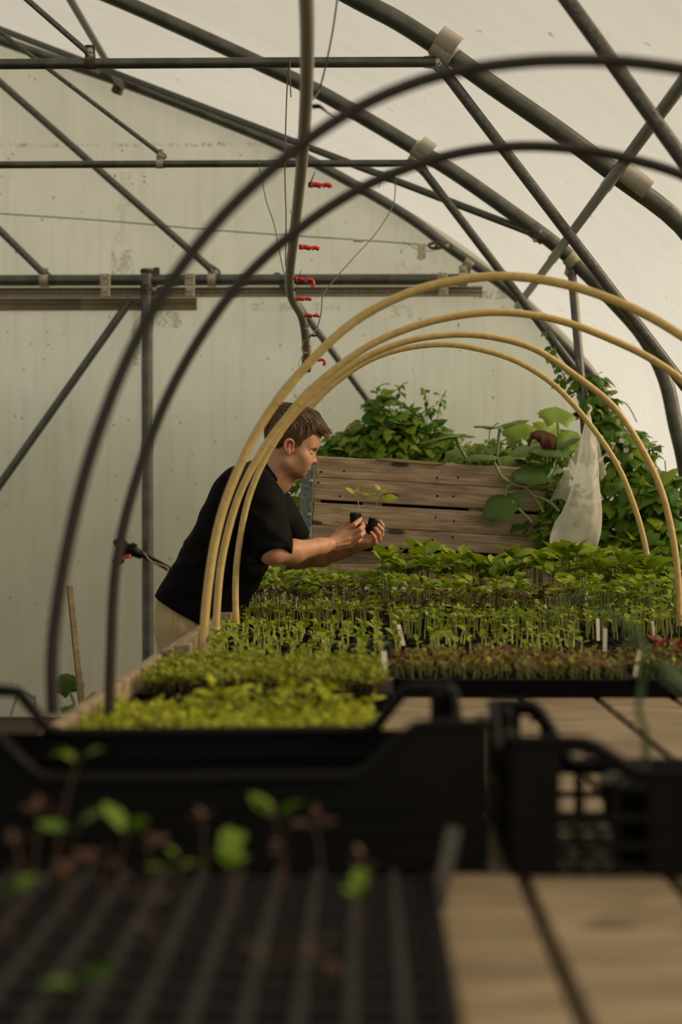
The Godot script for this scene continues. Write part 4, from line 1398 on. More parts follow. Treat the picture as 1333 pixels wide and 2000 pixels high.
	st.tube(smooth([V(0.767, 1.456, -6.050) - o, V(0.763, 1.500, -6.050) - o, V(0.754, 1.550, -6.050) - o], 4), 0.007, 8)
	obj("petiole", st.mesh(), M.stem, t)


# a climbing plant: at the listed spots [centre, radii, how many], leaves facing out and up
func climber(called: String, label: String, at: Vector3, clumps: Array, stems: Array, size: float, tone: Vector2, count_parts: int) -> Node3D:
	var t := thing(called, label, "climbing plant", at)
	var s := Shape.new()
	s.tint = Color(0.11, 0.13, 0.04)
	for q in stems:
		var pts := []
		for p in q: pts.append(p - at)
		s.tube(smooth(pts, 6), 0.0026, 6)
	obj("stems", s.mesh(), M.stem, t)
	var forms := []
	for k in 8:
		var l := Shape.new()
		l.tint = green(tone.x, tone.y)
		var w := []
		for x in (ARROW if k % 2 else HEART): w.append(x * rnd(0.9, 1.15))
		l.leaf(1.0, w, Transform3D(), rnd(0.05, 0.35), rnd(0.05, 0.45), 2)
		forms.append(l.mesh())
	var all := []
	for c in clumps:
		for i in int(c[2]):
			var d := V(rng.randfn(), rng.randfn(), rng.randfn()).normalized()
			var r := pow(rng.randf(), 0.45)
			var q: Vector3 = c[0] + d * (c[1] as Vector3) * r
			var f := (V(d.x, d.y * 0.5 - 0.25, d.z) + V(rnd(-0.7, 0.7), rnd(-0.9, 0.3), rnd(-0.3, 0.7))).normalized()
			var up := (V(d.x * 0.5, 0.75, 0.45 + d.z * 0.4) + V(rnd(-0.5, 0.5), rnd(-0.2, 0.3), rnd(-0.3, 0.4))).normalized()
			var z := size * rnd(0.6, 1.25)
			if c.size() > 3: z *= c[3]
			var tr := facing(f, up, q - at)
			tr.basis = tr.basis.scaled_local(V(z, z, z))
			all.append([q.z + q.y * 0.3, tr])
	all.sort_custom(func(x, y): return x[0] > y[0])
	var rest := []
	for k in forms: rest.append([])
	for i in all.size():
		var k := rng.randi() % forms.size()
		if i < count_parts: 
			var o := obj("leaf", forms[k], M.leaf, t)
			o.transform = all[i][1]
		else: rest[k].append(all[i][1])
	for k in forms.size():
		if rest[k].size(): stuff("foliage", forms[k], M.leaf, rest[k], [], t)
	return t


func shoot(pts: Array, o: Vector3) -> Array:
	return pts


func build_climbers() -> void:
	build_squash()
	# heap of bindweed behind the crate
	var a: Vector3 = V(0.117, 1.250, -7.200)
	climber("bindweed_heap", "cone shaped heap of leafy bindweed rising behind the wooden crate's left half", a, [
		[V(0.096, 1.768, -7.200), V(0.10, 0.085, 0.10), 110], [V(0.130, 1.639, -7.200), V(0.20, 0.13, 0.18), 300], [V(0.000, 1.592, -7.200), V(0.22, 0.10, 0.18), 230], [V(-0.111, 1.546, -7.150), V(0.16, 0.06, 0.14), 110], [V(-0.192, 1.544, -7.100), V(0.06, 0.035, 0.06), 26],
		[V(0.285, 1.607, -7.200), V(0.18, 0.11, 0.16), 230], [V(0.401, 1.550, -7.200), V(0.13, 0.06, 0.14), 90], [V(0.220, 1.729, -7.200), V(0.08, 0.05, 0.06), 36, 0.8], [V(0.318, 1.768, -7.200), V(0.05, 0.03, 0.04), 14, 0.6], [V(0.381, 1.820, -7.200), V(0.025, 0.045, 0.02), 9, 0.5], [V(0.303, 1.833, -7.200), V(0.02, 0.04, 0.02), 7, 0.5], [V(0.065, 1.851, -7.200), V(0.02, 0.03, 0.02), 6, 0.6], [V(0.174, 1.859, -7.200), V(0.025, 0.04, 0.02), 7, 0.5], [V(0.192, 1.518, -7.100), V(0.5, 0.10, 0.12), 260],
		[V(-0.315, 1.288, -7.000), V(0.07, 0.20, 0.08), 90], [V(-0.378, 0.988, -6.600), V(0.16, 0.10, 0.08), 60]],
		[[V(0.117, 1.250, -7.200), V(0.104, 1.639, -7.200), V(0.078, 1.794, -7.200), V(0.054, 1.859, -7.200), V(0.078, 1.893, -7.200), V(0.122, 1.898, -7.200)], [V(0.194, 1.250, -7.200), V(0.181, 1.716, -7.200), V(0.163, 1.820, -7.200), V(0.184, 1.892, -7.200), V(0.215, 1.905, -7.200)], [V(0.298, 1.509, -7.200), V(0.311, 1.690, -7.200), V(0.298, 1.846, -7.200)], [V(0.349, 1.561, -7.200), V(0.370, 1.768, -7.200), V(0.406, 1.866, -7.200)], [V(-0.315, 0.998, -7.000), V(-0.310, 1.300, -7.000), V(-0.290, 1.452, -7.000)]], 0.062, Vector2(-0.3, 0.45), 300)
	# low growth filling the planted crate behind the squash leaves
	a = V(0.642, 1.507, -6.500)
	climber("crate_weeds", "low pale weeds filling the crate top behind the squash leaves", a, [[V(0.514, 1.512, -6.500), V(0.14, 0.04, 0.2), 90], [V(0.665, 1.519, -6.500), V(0.2, 0.05, 0.2), 170], [V(0.875, 1.530, -6.500), V(0.16, 0.07, 0.2), 150], [V(0.557, 1.563, -6.600), V(0.1, 0.03, 0.1), 24, 0.6], [V(0.699, 1.577, -6.600), V(0.12, 0.04, 0.1), 40, 0.7]], [[V(0.581, 1.487, -6.600), V(0.572, 1.606, -6.600), V(0.593, 1.648, -6.600), V(0.617, 1.663, -6.600)]], 0.045, Vector2(0.1, 0.7), 150)
	# the vine on the strut and the mass below it at the right wall
	a = V(1.101, 1.250, -6.600)
	var vine := climber("bindweed_vine", "bindweed vine climbing the diagonal strut and massing beside the right film wall", a, [
		[V(0.897, 2.016, -6.880), V(0.03, 0.05, 0.03), 14, 0.5], [V(0.942, 1.919, -6.850), V(0.04, 0.06, 0.04), 18, 0.6], [V(0.872, 2.115, -6.880), V(0.02, 0.03, 0.02), 5, 0.45], [V(1.013, 1.855, -6.800), V(0.05, 0.07, 0.05), 30, 0.75], [V(1.098, 1.885, -6.800), V(0.05, 0.05, 0.05), 20, 0.9], [V(1.078, 1.735, -6.750), V(0.05, 0.09, 0.07), 42, 0.9], [V(1.150, 1.783, -6.750), V(0.05, 0.04, 0.05), 18], [V(1.142, 1.635, -6.700), V(0.09, 0.10, 0.08), 70], [V(1.257, 1.611, -6.700), V(0.06, 0.04, 0.05), 16],
		[V(1.196, 1.487, -6.600), V(0.15, 0.14, 0.12), 140], [V(1.325, 1.534, -6.600), V(0.06, 0.06, 0.06), 20, 0.6], [V(1.224, 1.273, -6.500), V(0.20, 0.20, 0.14), 230], [V(1.320, 1.250, -6.400), V(0.12, 0.18, 0.12), 150, 1.2], [V(1.159, 1.066, -6.400), V(0.24, 0.14, 0.14), 220], [V(1.323, 1.072, -6.200), V(0.12, 0.14, 0.12), 90], [V(1.015, 1.157, -6.500), V(0.12, 0.14, 0.10), 120, 0.9], [V(0.851, 1.282, -5.970), V(0.05, 0.14, 0.03), 60, 0.85], [V(0.781, 1.336, -5.960), V(0.06, 0.10, 0.02), 24, 0.8], [V(0.738, 1.186, -5.960), V(0.10, 0.06, 0.02), 30, 0.8], [V(0.833, 1.090, -5.950), V(0.08, 0.06, 0.04), 34, 0.9], [V(1.234, 0.894, -6.200), V(0.26, 0.10, 0.14), 220], [V(1.342, 1.388, -6.400), V(0.06, 0.07, 0.06), 22, 1.5], [V(1.294, 1.367, -6.500), V(0.05, 0.05, 0.05), 14, 1.5]],
		[[V(0.855, 2.112, -6.860), V(0.910, 2.013, -6.850), V(0.945, 1.913, -6.840), V(1.037, 1.787, -6.800), V(1.126, 1.662, -6.750), V(1.238, 1.442, -6.700), V(1.266, 1.013, -6.600)], [V(1.001, 1.977, -6.750), V(1.049, 1.781, -6.720), V(1.094, 1.490, -6.700), V(1.089, 1.013, -6.600)], [V(1.294, 1.250, -6.500), V(1.327, 1.485, -6.550), V(1.304, 1.560, -6.550), V(1.339, 1.574, -6.550)], [V(1.175, 1.783, -6.750), V(1.226, 1.755, -6.700), V(1.274, 1.671, -6.700)], [V(1.342, 0.952, -6.400), V(1.354, 1.250, -6.400), V(1.342, 1.480, -6.400)]], 0.066, Vector2(-0.3, 0.5), 300)
	# white bindweed flowers
	var o := vine.position
	for q in [[1152, 690 + 150], [1165, 870], [1172, 855], [1212, 862], [1205, 905], [1197, 870], [1230, 1085], [1222, 1110], [1243, 1092], [1212, 1040], [1186, 890], [1265, 1075], [1222, 880]]:
		var s := Shape.new()
		var x: float = (q[0] - 715.0) * 6.45 / 2778.0
		var y: float = 1.25 + (1000.0 - q[1]) * 6.45 / 2778.0
		s.lathe([Vector2(0.002, -0.022), Vector2(0.004, -0.012), Vector2(0.006, 0.0), Vector2(0.011, 0.009), Vector2(0.012, 0.010), Vector2(0.006, 0.002), Vector2(0.0, -0.012)], Transform3D(Basis.from_euler(V(rnd(0.3, 1.6), 0, rnd(-0.7, 0.7))), V(x, y, -6.45) - o), 10)
		obj("flower", s.mesh(), M.petal, vine)
	# young squash plants on the ground at the left
	var g := thing("squash_plant", "young squash plant at the foot of the wooden stake at the left", "plant", V(-1.33, 0.0, -6.5))
	o = g.position
	for q in [[V(-1.357, 0.424, -6.500), V(-1.386, 0.500, -6.450), V(0.1, 0.3, 1), 1.1, 0.2, [V(-1.3, 0, -6.5), V(-1.326, 0.311, -6.500)]], [V(-1.331, 0.440, -6.500), V(-1.312, 0.485, -6.500), V(0.1, 0.3, 1), 1.2, 0.15, []], [V(-1.303, 0.370, -6.500), V(-1.241, 0.430, -6.450), V(-0.3, 0.9, 0.6), 1.0, 0.25, [V(-1.326, 0.311, -6.500)]], [V(-1.326, 0.358, -6.500), V(-1.348, 0.344, -6.400), V(0, 0.7, 0.8), 1.1, 0.2, [V(-1.326, 0.311, -6.500)]], [V(-1.251, 0.410, -6.500), V(-1.178, 0.441, -6.400), V(0, 0.8, 0.6), 1.0, 0.3, [V(-1.303, 0.334, -6.500)]]]:
		var pet := []
		for p in q[5]: pet.append(p - o)
		squash_leaf(g, q[0] - o, q[1] - o, q[2], q[3], q[4], pet)
	g = thing("squash_plant", "young squash plant peeping over the trays by the gable post", "plant", V(-1.12, 0.0, -6.6))
	o = g.position
	for q in [[V(-1.151, 0.454, -6.600), V(-1.086, 0.504, -6.500), V(-0.2, 0.9, 0.5), 1.0, 0.25, [V(-1.12, 0, -6.6), V(-1.160, 0.368, -6.600)]], [V(-1.151, 0.454, -6.600), V(-1.157, 0.440, -6.500), V(-0.2, 0.8, 0.6), 1.0, 0.2, []], [V(-0.998, 0.483, -6.600), V(-0.952, 0.522, -6.550), V(0, 0.8, 0.6), 1.0, 0.25, [V(-1.024, 0.345, -6.600)]]]:
		var pet := []
		for p in q[5]: pet.append(p - o)
		squash_leaf(g, q[0] - o, q[1] - o, q[2], q[3], q[4], pet)


# ---- things that hang: the bag, wires, the irrigation pipe; the stake and hose at the left
func wire(label: String, pts: Array, r := 0.0016, m: Material = null) -> Node3D:
	var o: Vector3 = pts[0]
	var list := []
	for p in pts: list.append(p - o)
	var w := obj("wire", Shape.new().tube(smooth(list, 6), r, 6).mesh(), m if m else M.wire, null, o)
	tag(w, label, "wire")
	return w


func build_bag() -> void:
	var t := thing("plastic_bag", "milky clear plastic bag hanging from the vine covered pipe", "bag", V(0.914, 1.640, -5.880))
	var o := t.position
	# rows: v, left u, right u, depth
	var rows := [[812, 1144, 1153, 0.012], [830, 1141, 1157, 0.02], [850, 1136, 1163, 0.03], [880, 1131, 1166, 0.042], [910, 1125, 1168, 0.052], [940, 1119, 1169, 0.06], [970, 1110, 1172, 0.066], [1000, 1097, 1175, 0.07], [1020, 1083, 1175, 0.068], [1040, 1076, 1173, 0.055], [1055, 1073, 1170, 0.035], [1067, 1074, 1166, 0.012]]
	var cols := 40
	var s := Shape.new()
	var n := FastNoiseLite.new()
	n.seed = 6
	n.frequency = 1.0
	var fine := []
	for i in rows.size() - 1:
		for k in 4:
			var q := []
			for e in 4: q.append(lerpf(rows[i][e], rows[i + 1][e], k / 4.0))
			fine.append(q)
	fine.append(rows[-1])
	for i in fine.size():
		var q = fine[i]
		var cx: float = ((q[1] + q[2]) / 2 - 715.0) * 5.88 / 2778.0
		var hw: float = (q[2] - q[1]) / 2 * 5.88 / 2778.0
		var y: float = 1.25 + (1000.0 - q[0]) * 5.88 / 2778.0
		var f := float(i) / fine.size()
		if i == fine.size() - 1: y += 0.0
		for j in cols:
			var a := TAU * j / cols
			var fold := 1.0 + (0.20 * sin(a * 5.0 + f * 2.0) + 0.12 * sin(a * 9.0 - f * 5.0)) * (1.0 - 0.5 * f) * absf(sin(a))
			var z: float = sin(a) * q[3] * fold + 0.014 * n.get_noise_2d(f * 7.0, a * 1.6) * minf(1.0, f * 3.0) * (1.0 - f * f)
			var x := signf(cos(a)) * pow(absf(cos(a)), 0.75) * hw
			s.p(V(cx + x, y + 0.006 * n.get_noise_2d(a * 2.0, 5.0) * f - 0.01 * (cos(a) * 0.5 + 0.5) * 0.0, -5.88 + z) - o, Vector2(float(j) / cols, f))
	for i in fine.size() - 1:
		for j in cols:
			var a := i * cols + j
			var b := i * cols + (j + 1) % cols
			s.quad(b, b + cols, a + cols, a)
	obj("body", s.mesh(), M.bag_film, t)
	# the gathered neck and loose side flap
	s = Shape.new()
	s.tube(smooth([V(0.916, 1.634, -5.880) - o, V(0.920, 1.659, -5.880) - o, V(0.965, 1.694, -6.100) - o, V(0.999, 1.732, -6.400) - o], 4), [0.009, 0.008, 0.007, 0.007, 0.006, 0.006, 0.006, 0.005, 0.005, 0.005, 0.005, 0.005, 0.004], 8)
	obj("neck", s.mesh(), M.bag_film, t)
	s = Shape.new()
	for i in 14:
		var f := i / 13.0
		for j in 7:
			var e := j / 6.0
			var l: Vector3 = V(0.904, 1.578, -5.900).lerp(V(0.752, 1.271, -5.930), f)
			var r: Vector3 = V(0.913, 1.578, -5.900).lerp(V(0.841, 1.282, -5.900), f)
			s.p(l.lerp(r, e) - o + V(0, 0.03 * sin(e * PI) * f * f, 0.010 * sin(e * 8.0 + f * 3.0) * f))
	for i in 13:
		for j in 6:
			var a := i * 7 + j
			s.quad(a, a + 1, a + 8, a + 7)
	obj("flap", s.mesh(), M.bag_film, t)
	s = Shape.new()
	for i in 12:
		var f := i / 11.0
		for j in 5:
			var e := j / 4.0
			var l: Vector3 = V(0.950, 1.568, -5.910).lerp(V(0.978, 1.378, -5.940), f)
			var r: Vector3 = V(0.956, 1.568, -5.910).lerp(V(1.004, 1.410, -5.940), f)
			s.p(l.lerp(r, e) - o + V(0, 0, 0.008 * sin(e * 7.0 + f * 4.0)))
	for i in 11:
		for j in 4:
			var a := i * 5 + j
			s.quad(a, a + 1, a + 6, a + 5)
	obj("torn_edge", s.mesh(), M.bag_film, t)


func sprinkler(t: Node3D, at: Vector3, scale_: float, m: Material, hooked: bool, turn: float) -> void:
	var s := Shape.new()
	var size := scale_ * 1.35
	var b := Basis(V(0, 1, 0), turn)
	s.tube(smooth([at, at + b * V(0.012, 0.0, 0) * size, at + b * V(0.026, -0.003, 0) * size], 3), 0.0058 * size, 8)
	s.lathe([Vector2(0, -0.006), Vector2(0.006, -0.006), Vector2(0.0065, 0.004), Vector2(0, 0.005)], Transform3D(b.scaled(Vector3.ONE * size), at + b * V(0.004, 0, 0) * size), 10)
	var arc := []
	for k in 8:
		var a := lerpf(2.6, -1.0 if hooked else 0.3, k / 7.0)
		var r := 0.011 if hooked else 0.009
		arc.append(at + b * (V(0.028 + r, (-0.012 if hooked else -0.008), 0) + V(cos(a) * r * 1.15, sin(a) * r * (1.0 if hooked else 0.8), 0)) * size)
	s.tube(smooth(arc, 3), 0.0050 * size, 8)
	obj("sprinkler", s.mesh(), m, t)


func build_hangings() -> void:
	build_bag()
	# irrigation pipe sagging along the tunnel
	var p := [V(-0.118, 2.300, -2.750), V(-0.128, 2.300, -3.100), V(-0.147, 2.271, -3.500), V(-0.178, 2.217, -3.950), V(-0.221, 2.148, -4.450), V(-0.257, 2.089, -4.850), V(-0.271, 2.058, -5.050), V(-0.268, 2.027, -5.200), V(-0.246, 1.998, -5.380), V(-0.238, 1.963, -5.500), V(-0.236, 1.916, -5.600), V(-0.237, 1.858, -5.720)]
	var t := thing("irrigation_pipe", "grey overhead irrigation pipe hung on wires, with small red sprinklers along it", "pipe", p[5])
	var o := t.position
	var list := []
	for q in p: list.append(q - o)
	obj("pipe", Shape.new().tube(smooth(list, 7), 0.0163, 14).mesh(), M.irrigation_pipe, t)
	var cap := Shape.new()
	cap.lathe([Vector2(0, -0.03), Vector2(0.014, -0.03), Vector2(0.0185, -0.02), Vector2(0.0185, 0.03), Vector2(0.0165, 0.035)], Transform3D(Basis(), V(-0.239, 1.843, -5.720) - o), 14)
	cap.tube(smooth([V(-0.249, 1.834, -5.710) - o, V(-0.261, 1.821, -5.700) - o, V(-0.269, 1.808, -5.700) - o, V(-0.259, 1.802, -5.700) - o], 4), 0.006, 8)
	obj("end_cap", cap.mesh(), M.black_plastic, t)
	for q in [[V(-0.272, 2.050, -5.070), V(-0.252, 2.052, -5.060)], [V(-0.277, 2.027, -5.200), V(-0.255, 2.031, -5.200)], [V(-0.247, 1.968, -5.480), V(-0.227, 1.972, -5.480)], [V(-0.242, 1.866, -5.700), V(-0.228, 1.868, -5.700)]]:
		var s := Shape.new()
		s.lathe([Vector2(0.0168, -0.004), Vector2(0.0182, -0.003), Vector2(0.0182, 0.003), Vector2(0.0168, 0.004)], Transform3D(Basis(V(1, 0, 0), -0.5), ((q[0] + q[1]) * 0.5) - o), 14)
		obj("wire_loop", s.mesh(), M.wire, t)
	sprinkler(t, V(-0.163, 2.190, -4.080) - o, 1.0, M.red_plastic, false, 0.0)
	sprinkler(t, V(-0.215, 2.112, -4.620) - o, 1.0, M.red_plastic, false, 0.2)
	sprinkler(t, V(-0.249, 2.065, -4.970) - o, 0.95, M.red_plastic, true, 0.1)
	sprinkler(t, V(-0.257, 2.028, -5.180) - o, 0.9, M.red_plastic, false, 0.0)
	sprinkler(t, V(-0.234, 1.994, -5.380) - o, 0.9, M.red_plastic, false, -0.1)
	sprinkler(t, V(-0.220, 1.940, -5.550) - o, 0.6, M.green_plastic, false, 0.0)
	sprinkler(t, V(-0.224, 1.863, -5.710) - o, 0.85, M.red_plastic, true, 0.0)
	var tip := Shape.new()
	tip.tube(PackedVector3Array([V(-0.160, 2.165, -4.000) - o + V(0.0, 0.0, 0.0), V(-0.143, 2.208, -4.000) - o]), [0.003, 0.001], 6)
	tip.tube(PackedVector3Array([V(-0.234, 2.063, -4.960) - o, V(-0.227, 2.093, -4.960) - o]), [0.0015, 0.001], 6)
	tip.tube(smooth([V(-0.130, 2.248, -3.500) - o, V(-0.113, 2.248, -3.500) - o, V(-0.093, 2.219, -3.450) - o, V(-0.073, 2.195, -3.400) - o], 3), [0.006, 0.006, 0.0055, 0.005, 0.004, 0.003, 0.0025, 0.002, 0.002, 0.002], 6)
	obj("fitting", tip.mesh(), M.black_plastic, t)
	tag(obj("string_tangle", tube_mesh([], 0.001) if false else Shape.new().tube(smooth([V(-0.242, 1.959, -5.470), V(-0.219, 1.949, -5.470), V(-0.216, 1.924, -5.500), V(-0.242, 1.914, -5.550), V(-0.252, 1.885, -5.600), V(-0.220, 1.875, -5.600), V(-0.218, 1.905, -5.600), V(-0.258, 1.861, -5.650), V(-0.267, 1.836, -5.650), V(-0.252, 1.819, -5.680), V(-0.235, 1.802, -5.680)], 5), 0.0017, 6).mesh(), M.string), "tangle of pale string round the irrigation pipe's far end", "string")

	# suspension and straining wires
	wire("wire looped over the nearest tie bar, hanging down to the irrigation pipe", [V(-0.279, 2.797, -5.300), V(-0.283, 2.873, -5.300), V(-0.286, 2.953, -5.330), V(-0.293, 2.936, -5.380), V(-0.296, 2.778, -5.300), V(-0.299, 2.517, -5.250), V(-0.292, 2.337, -5.200), V(-0.288, 2.132, -5.100)], 0.0026)
	wire("wire from the middle tie bar slanting down to the irrigation pipe", [V(-0.518, 2.958, -6.880), V(-0.511, 2.904, -6.850), V(-0.464, 2.701, -6.600), V(-0.406, 2.521, -6.300), V(-0.335, 2.236, -5.700), V(-0.275, 2.041, -5.200)], 0.0026)
	wire("blurred wire beside the pipe's near end, falling from the top edge", [V(-0.071, 2.559, -3.600), V(-0.085, 2.485, -3.650), V(-0.105, 2.409, -3.700), V(-0.126, 2.357, -3.750), V(-0.144, 2.287, -3.600)], 0.0024)
	wire("curly wire hooked over the middle tie bar, drooping to the red sprinklers", [V(0.061, 2.801, -6.800), V(0.081, 2.862, -6.840), V(0.116, 2.894, -6.880), V(0.140, 2.847, -6.850), V(0.128, 2.696, -6.700), V(0.047, 2.525, -6.500), V(-0.056, 2.355, -6.200), V(-0.130, 2.233, -6.000), V(-0.173, 2.138, -5.800), V(-0.179, 2.051, -5.700), V(-0.192, 1.976, -5.600), V(-0.220, 1.930, -5.550)], 0.0026)
	wire("long straining wire stretched level across the gable to the rusty ratchet", [V(-2.219, 3.013, -8.350), V(-1.553, 2.966, -8.350), V(-0.798, 2.900, -8.350), V(-0.075, 2.849, -8.350), V(0.256, 2.830, -8.380), V(0.385, 2.822, -8.420)], 0.0034)
	wire("short lower strand of the straining wire behind the metal tag", [V(0.226, 2.837, -8.370), V(0.292, 2.800, -8.370), V(0.362, 2.788, -8.400), V(0.410, 2.807, -8.440)], 0.0022)
	var c := Shape.new()
	c.tube(PackedVector3Array([V(-0.072, 2.841, -8.340), V(-0.015, 2.838, -8.340)]), 0.007, 8)
	tag(obj("wire_crimp", c.mesh(), M.weathered_metal), "small metal crimp on the long straining wire", "crimp")
	c = Shape.new()
	var tg: Vector3 = V(0.328, 2.827, -8.370)
	c.prism(PackedVector2Array([Vector2(-0.026, 0.0), Vector2(0.026, 0.0), Vector2(0.024, -0.04), Vector2(0.028, -0.085), Vector2(-0.002, -0.098), Vector2(-0.027, -0.088), Vector2(-0.022, -0.045)]), 0.003, Transform3D(Basis(V(0, 1, 0), 0.2), tg))
	tag(obj("metal_tag", c.mesh(), M.weathered_metal), "bent metal tag hanging from the straining wire", "tag")
	var r := thing("wire_ratchet", "rusty coiled wire ratchet clamped to the end bow", "ratchet", V(0.441, 2.830, -8.450))
	o = r.position
	for e in [0, 1]:
		var pts := []
		for k in 15:
			var an := PI * k / 14.0
			pts.append(V(0.373, 2.828, -8.440) - o + V(0.043 + cos(an) * 0.043, (0.018 if e == 0 else -0.018) * sin(an) * 1.0, 0.01 * e))
		c = Shape.new()
		c.tube(PackedVector3Array(pts), 0.0085, 8)
		obj("loop", c.mesh(), M.old_bracket, r)
	c = Shape.new()
	c.box(V(0.05, 0.045, 0.03), Transform3D(Basis(V(0, 0, 1), -0.6), V(0.487, 2.826, -8.460) - o), 0.006)
	obj("clamp", c.mesh(), M.old_bracket, r)
	bolt(r, V(0.482, 2.826, -8.430) - o, V(0, 0, 1), 0.009)
	c = Shape.new()
	c.lathe([Vector2(0, -0.016), Vector2(0.012, -0.016), Vector2(0.012, 0.016), Vector2(0, 0.016)], Transform3D(Basis(V(1, 0, 0), PI / 2), V(0.418, 2.820, -8.430) - o), 10)
	obj("spindle", c.mesh(), M.old_bracket, r)
	# dark scrap of pipe end and clip at the vine covered pipe
	var k2 := thing("pipe_clip", "short black pipe stub sticking out left of the vine covered pipe above the bag", "clip", V(1.022, 1.717, -6.700))
	o = k2.position
	c = Shape.new()
	c.box(V(0.105, 0.026, 0.026), Transform3D(Basis(V(0, 0, 1), 0.42), V(0.963, 1.695, -6.660) - o), 0.006)
	obj("stub", c.mesh(), M.black_plastic, k2)
	c = Shape.new()
	c.box(V(0.03, 0.09, 0.03), Transform3D(Basis(V(0, 0, 1), 0.05), V(1.018, 1.656, -6.660) - o), 0.006)
	obj("bracket", c.mesh(), M.old_bracket, k2)


func build_end_corner() -> void:
	# wooden stake
	var a: Vector3 = V(-1.150, 0.966, -5.500)
	var b: Vector3 = V(-1.051, -0.001, -5.500)
	b.y = 0.0
	var s := Shape.new()
	s.box(V(0.024, a.distance_to(b), 0.024), Transform3D(along(b, a).basis * Basis(V(0, 1, 0), 0.4), (a + b) * 0.5 - b), 0.003)
	tag(obj("wooden_stake", s.mesh(), M.old_lath, null, b), "thin square wooden stake standing by the dark hoops at the left", "stake")
	# water pipe and valve tied to the gable post
	var t := thing("water_valve", "black valve and screw coupling on a black water pipe tied to the gable post", "valve", V(-1.365, 1.015, -8.350))
	var o := t.position
	obj("pipe", Shape.new().tube(smooth([V(-1.365, 1.021, -8.350) - o, V(-1.306, 0.990, -8.380) - o, V(-1.224, 0.948, -8.380) - o, V(-1.131, 0.894, -8.360) - o, V(-0.943, 0.771, -8.300) - o, V(-0.724, 0.570, -8.200) - o, V(-0.52, 0.2, -8.1) - o, V(-0.40, 0.02, -8.0) - o], 5), 0.0165, 12).mesh(), M.black_plastic, t)
	var ax := along(V(-1.432, 1.051, -8.350) - o, V(-1.327, 0.997, -8.360) - o)
	s = Shape.new()
	s.lathe([Vector2(0, -0.02), Vector2(0.034, -0.02), Vector2(0.036, 0.0), Vector2(0.030, 0.01), Vector2(0.030, 0.035), Vector2(0.042, 0.04), Vector2(0.042, 0.075), Vector2(0.030, 0.08), Vector2(0.026, 0.12), Vector2(0.020, 0.13), Vector2(0.017, 0.13)], ax, 16)
	for k in 14:
		var an := TAU * k / 14.0
		s.box(V(0.006, 0.034, 0.006), ax * Transform3D(Basis(V(0, 1, 0), -an), V(cos(an) * 0.042, 0.058, sin(an) * 0.042)), 0.001)
	obj("coupling", s.mesh(), M.black_plastic, t)
	s = Shape.new()
	s.lathe([Vector2(0, -0.05), Vector2(0.024, -0.05), Vector2(0.026, 0.03), Vector2(0.034, 0.035), Vector2(0.034, 0.06), Vector2(0, 0.062)], Transform3D(Basis(V(0, 0, 1), 0.35), V(-1.436, 1.033, -8.340) - o), 14)
	s.lathe([Vector2(0, -0.02), Vector2(0.03, -0.02), Vector2(0.03, 0.02), Vector2(0, 0.02)], Transform3D(Basis(V(0, 0, 1), 0.5), V(-1.454, 0.961, -8.340) - o), 14)
	obj("body", s.mesh(), M.black_plastic, t)
	s = Shape.new()
	s.box(V(0.06, 0.022, 0.016), Transform3D(Basis(V(0, 0, 1), 0.3), V(-1.407, 0.986, -8.310) - o), 0.005)
	obj("lever", s.mesh(), M.red_plastic, t)
	s = Shape.new()
	s.tube(smooth([V(-1.335, 1.007, -8.430) - o, V(-1.300, 1.010, -8.320) - o, V(-1.279, 0.980, -8.320) - o, V(-1.252, 0.954, -8.360) - o, V(-1.171, 0.925, -8.345) - o, V(-1.162, 0.901, -8.345) - o], 4), 0.0028, 6)
	s.tube(smooth([V(-1.334, 0.976, -8.440) - o, V(-1.335, 0.946, -8.430) - o, V(-1.332, 0.909, -8.430) - o], 4), 0.0022, 6)
	obj("tie_string", s.mesh(), M.string, t)
	# bit of wire sticking up at the left edge
	wire("bent wire end sticking up behind the large crate at the left edge", [V(-0.804, 0.787, -3.200), V(-0.785, 0.843, -3.200), V(-0.774, 0.845, -3.200), V(-0.753, 0.831, -3.200), V(-0.746, 0.793, -3.200), V(-0.74, 0.4, -3.2), V(-0.73, 0.0, -3.2)], 0.002)


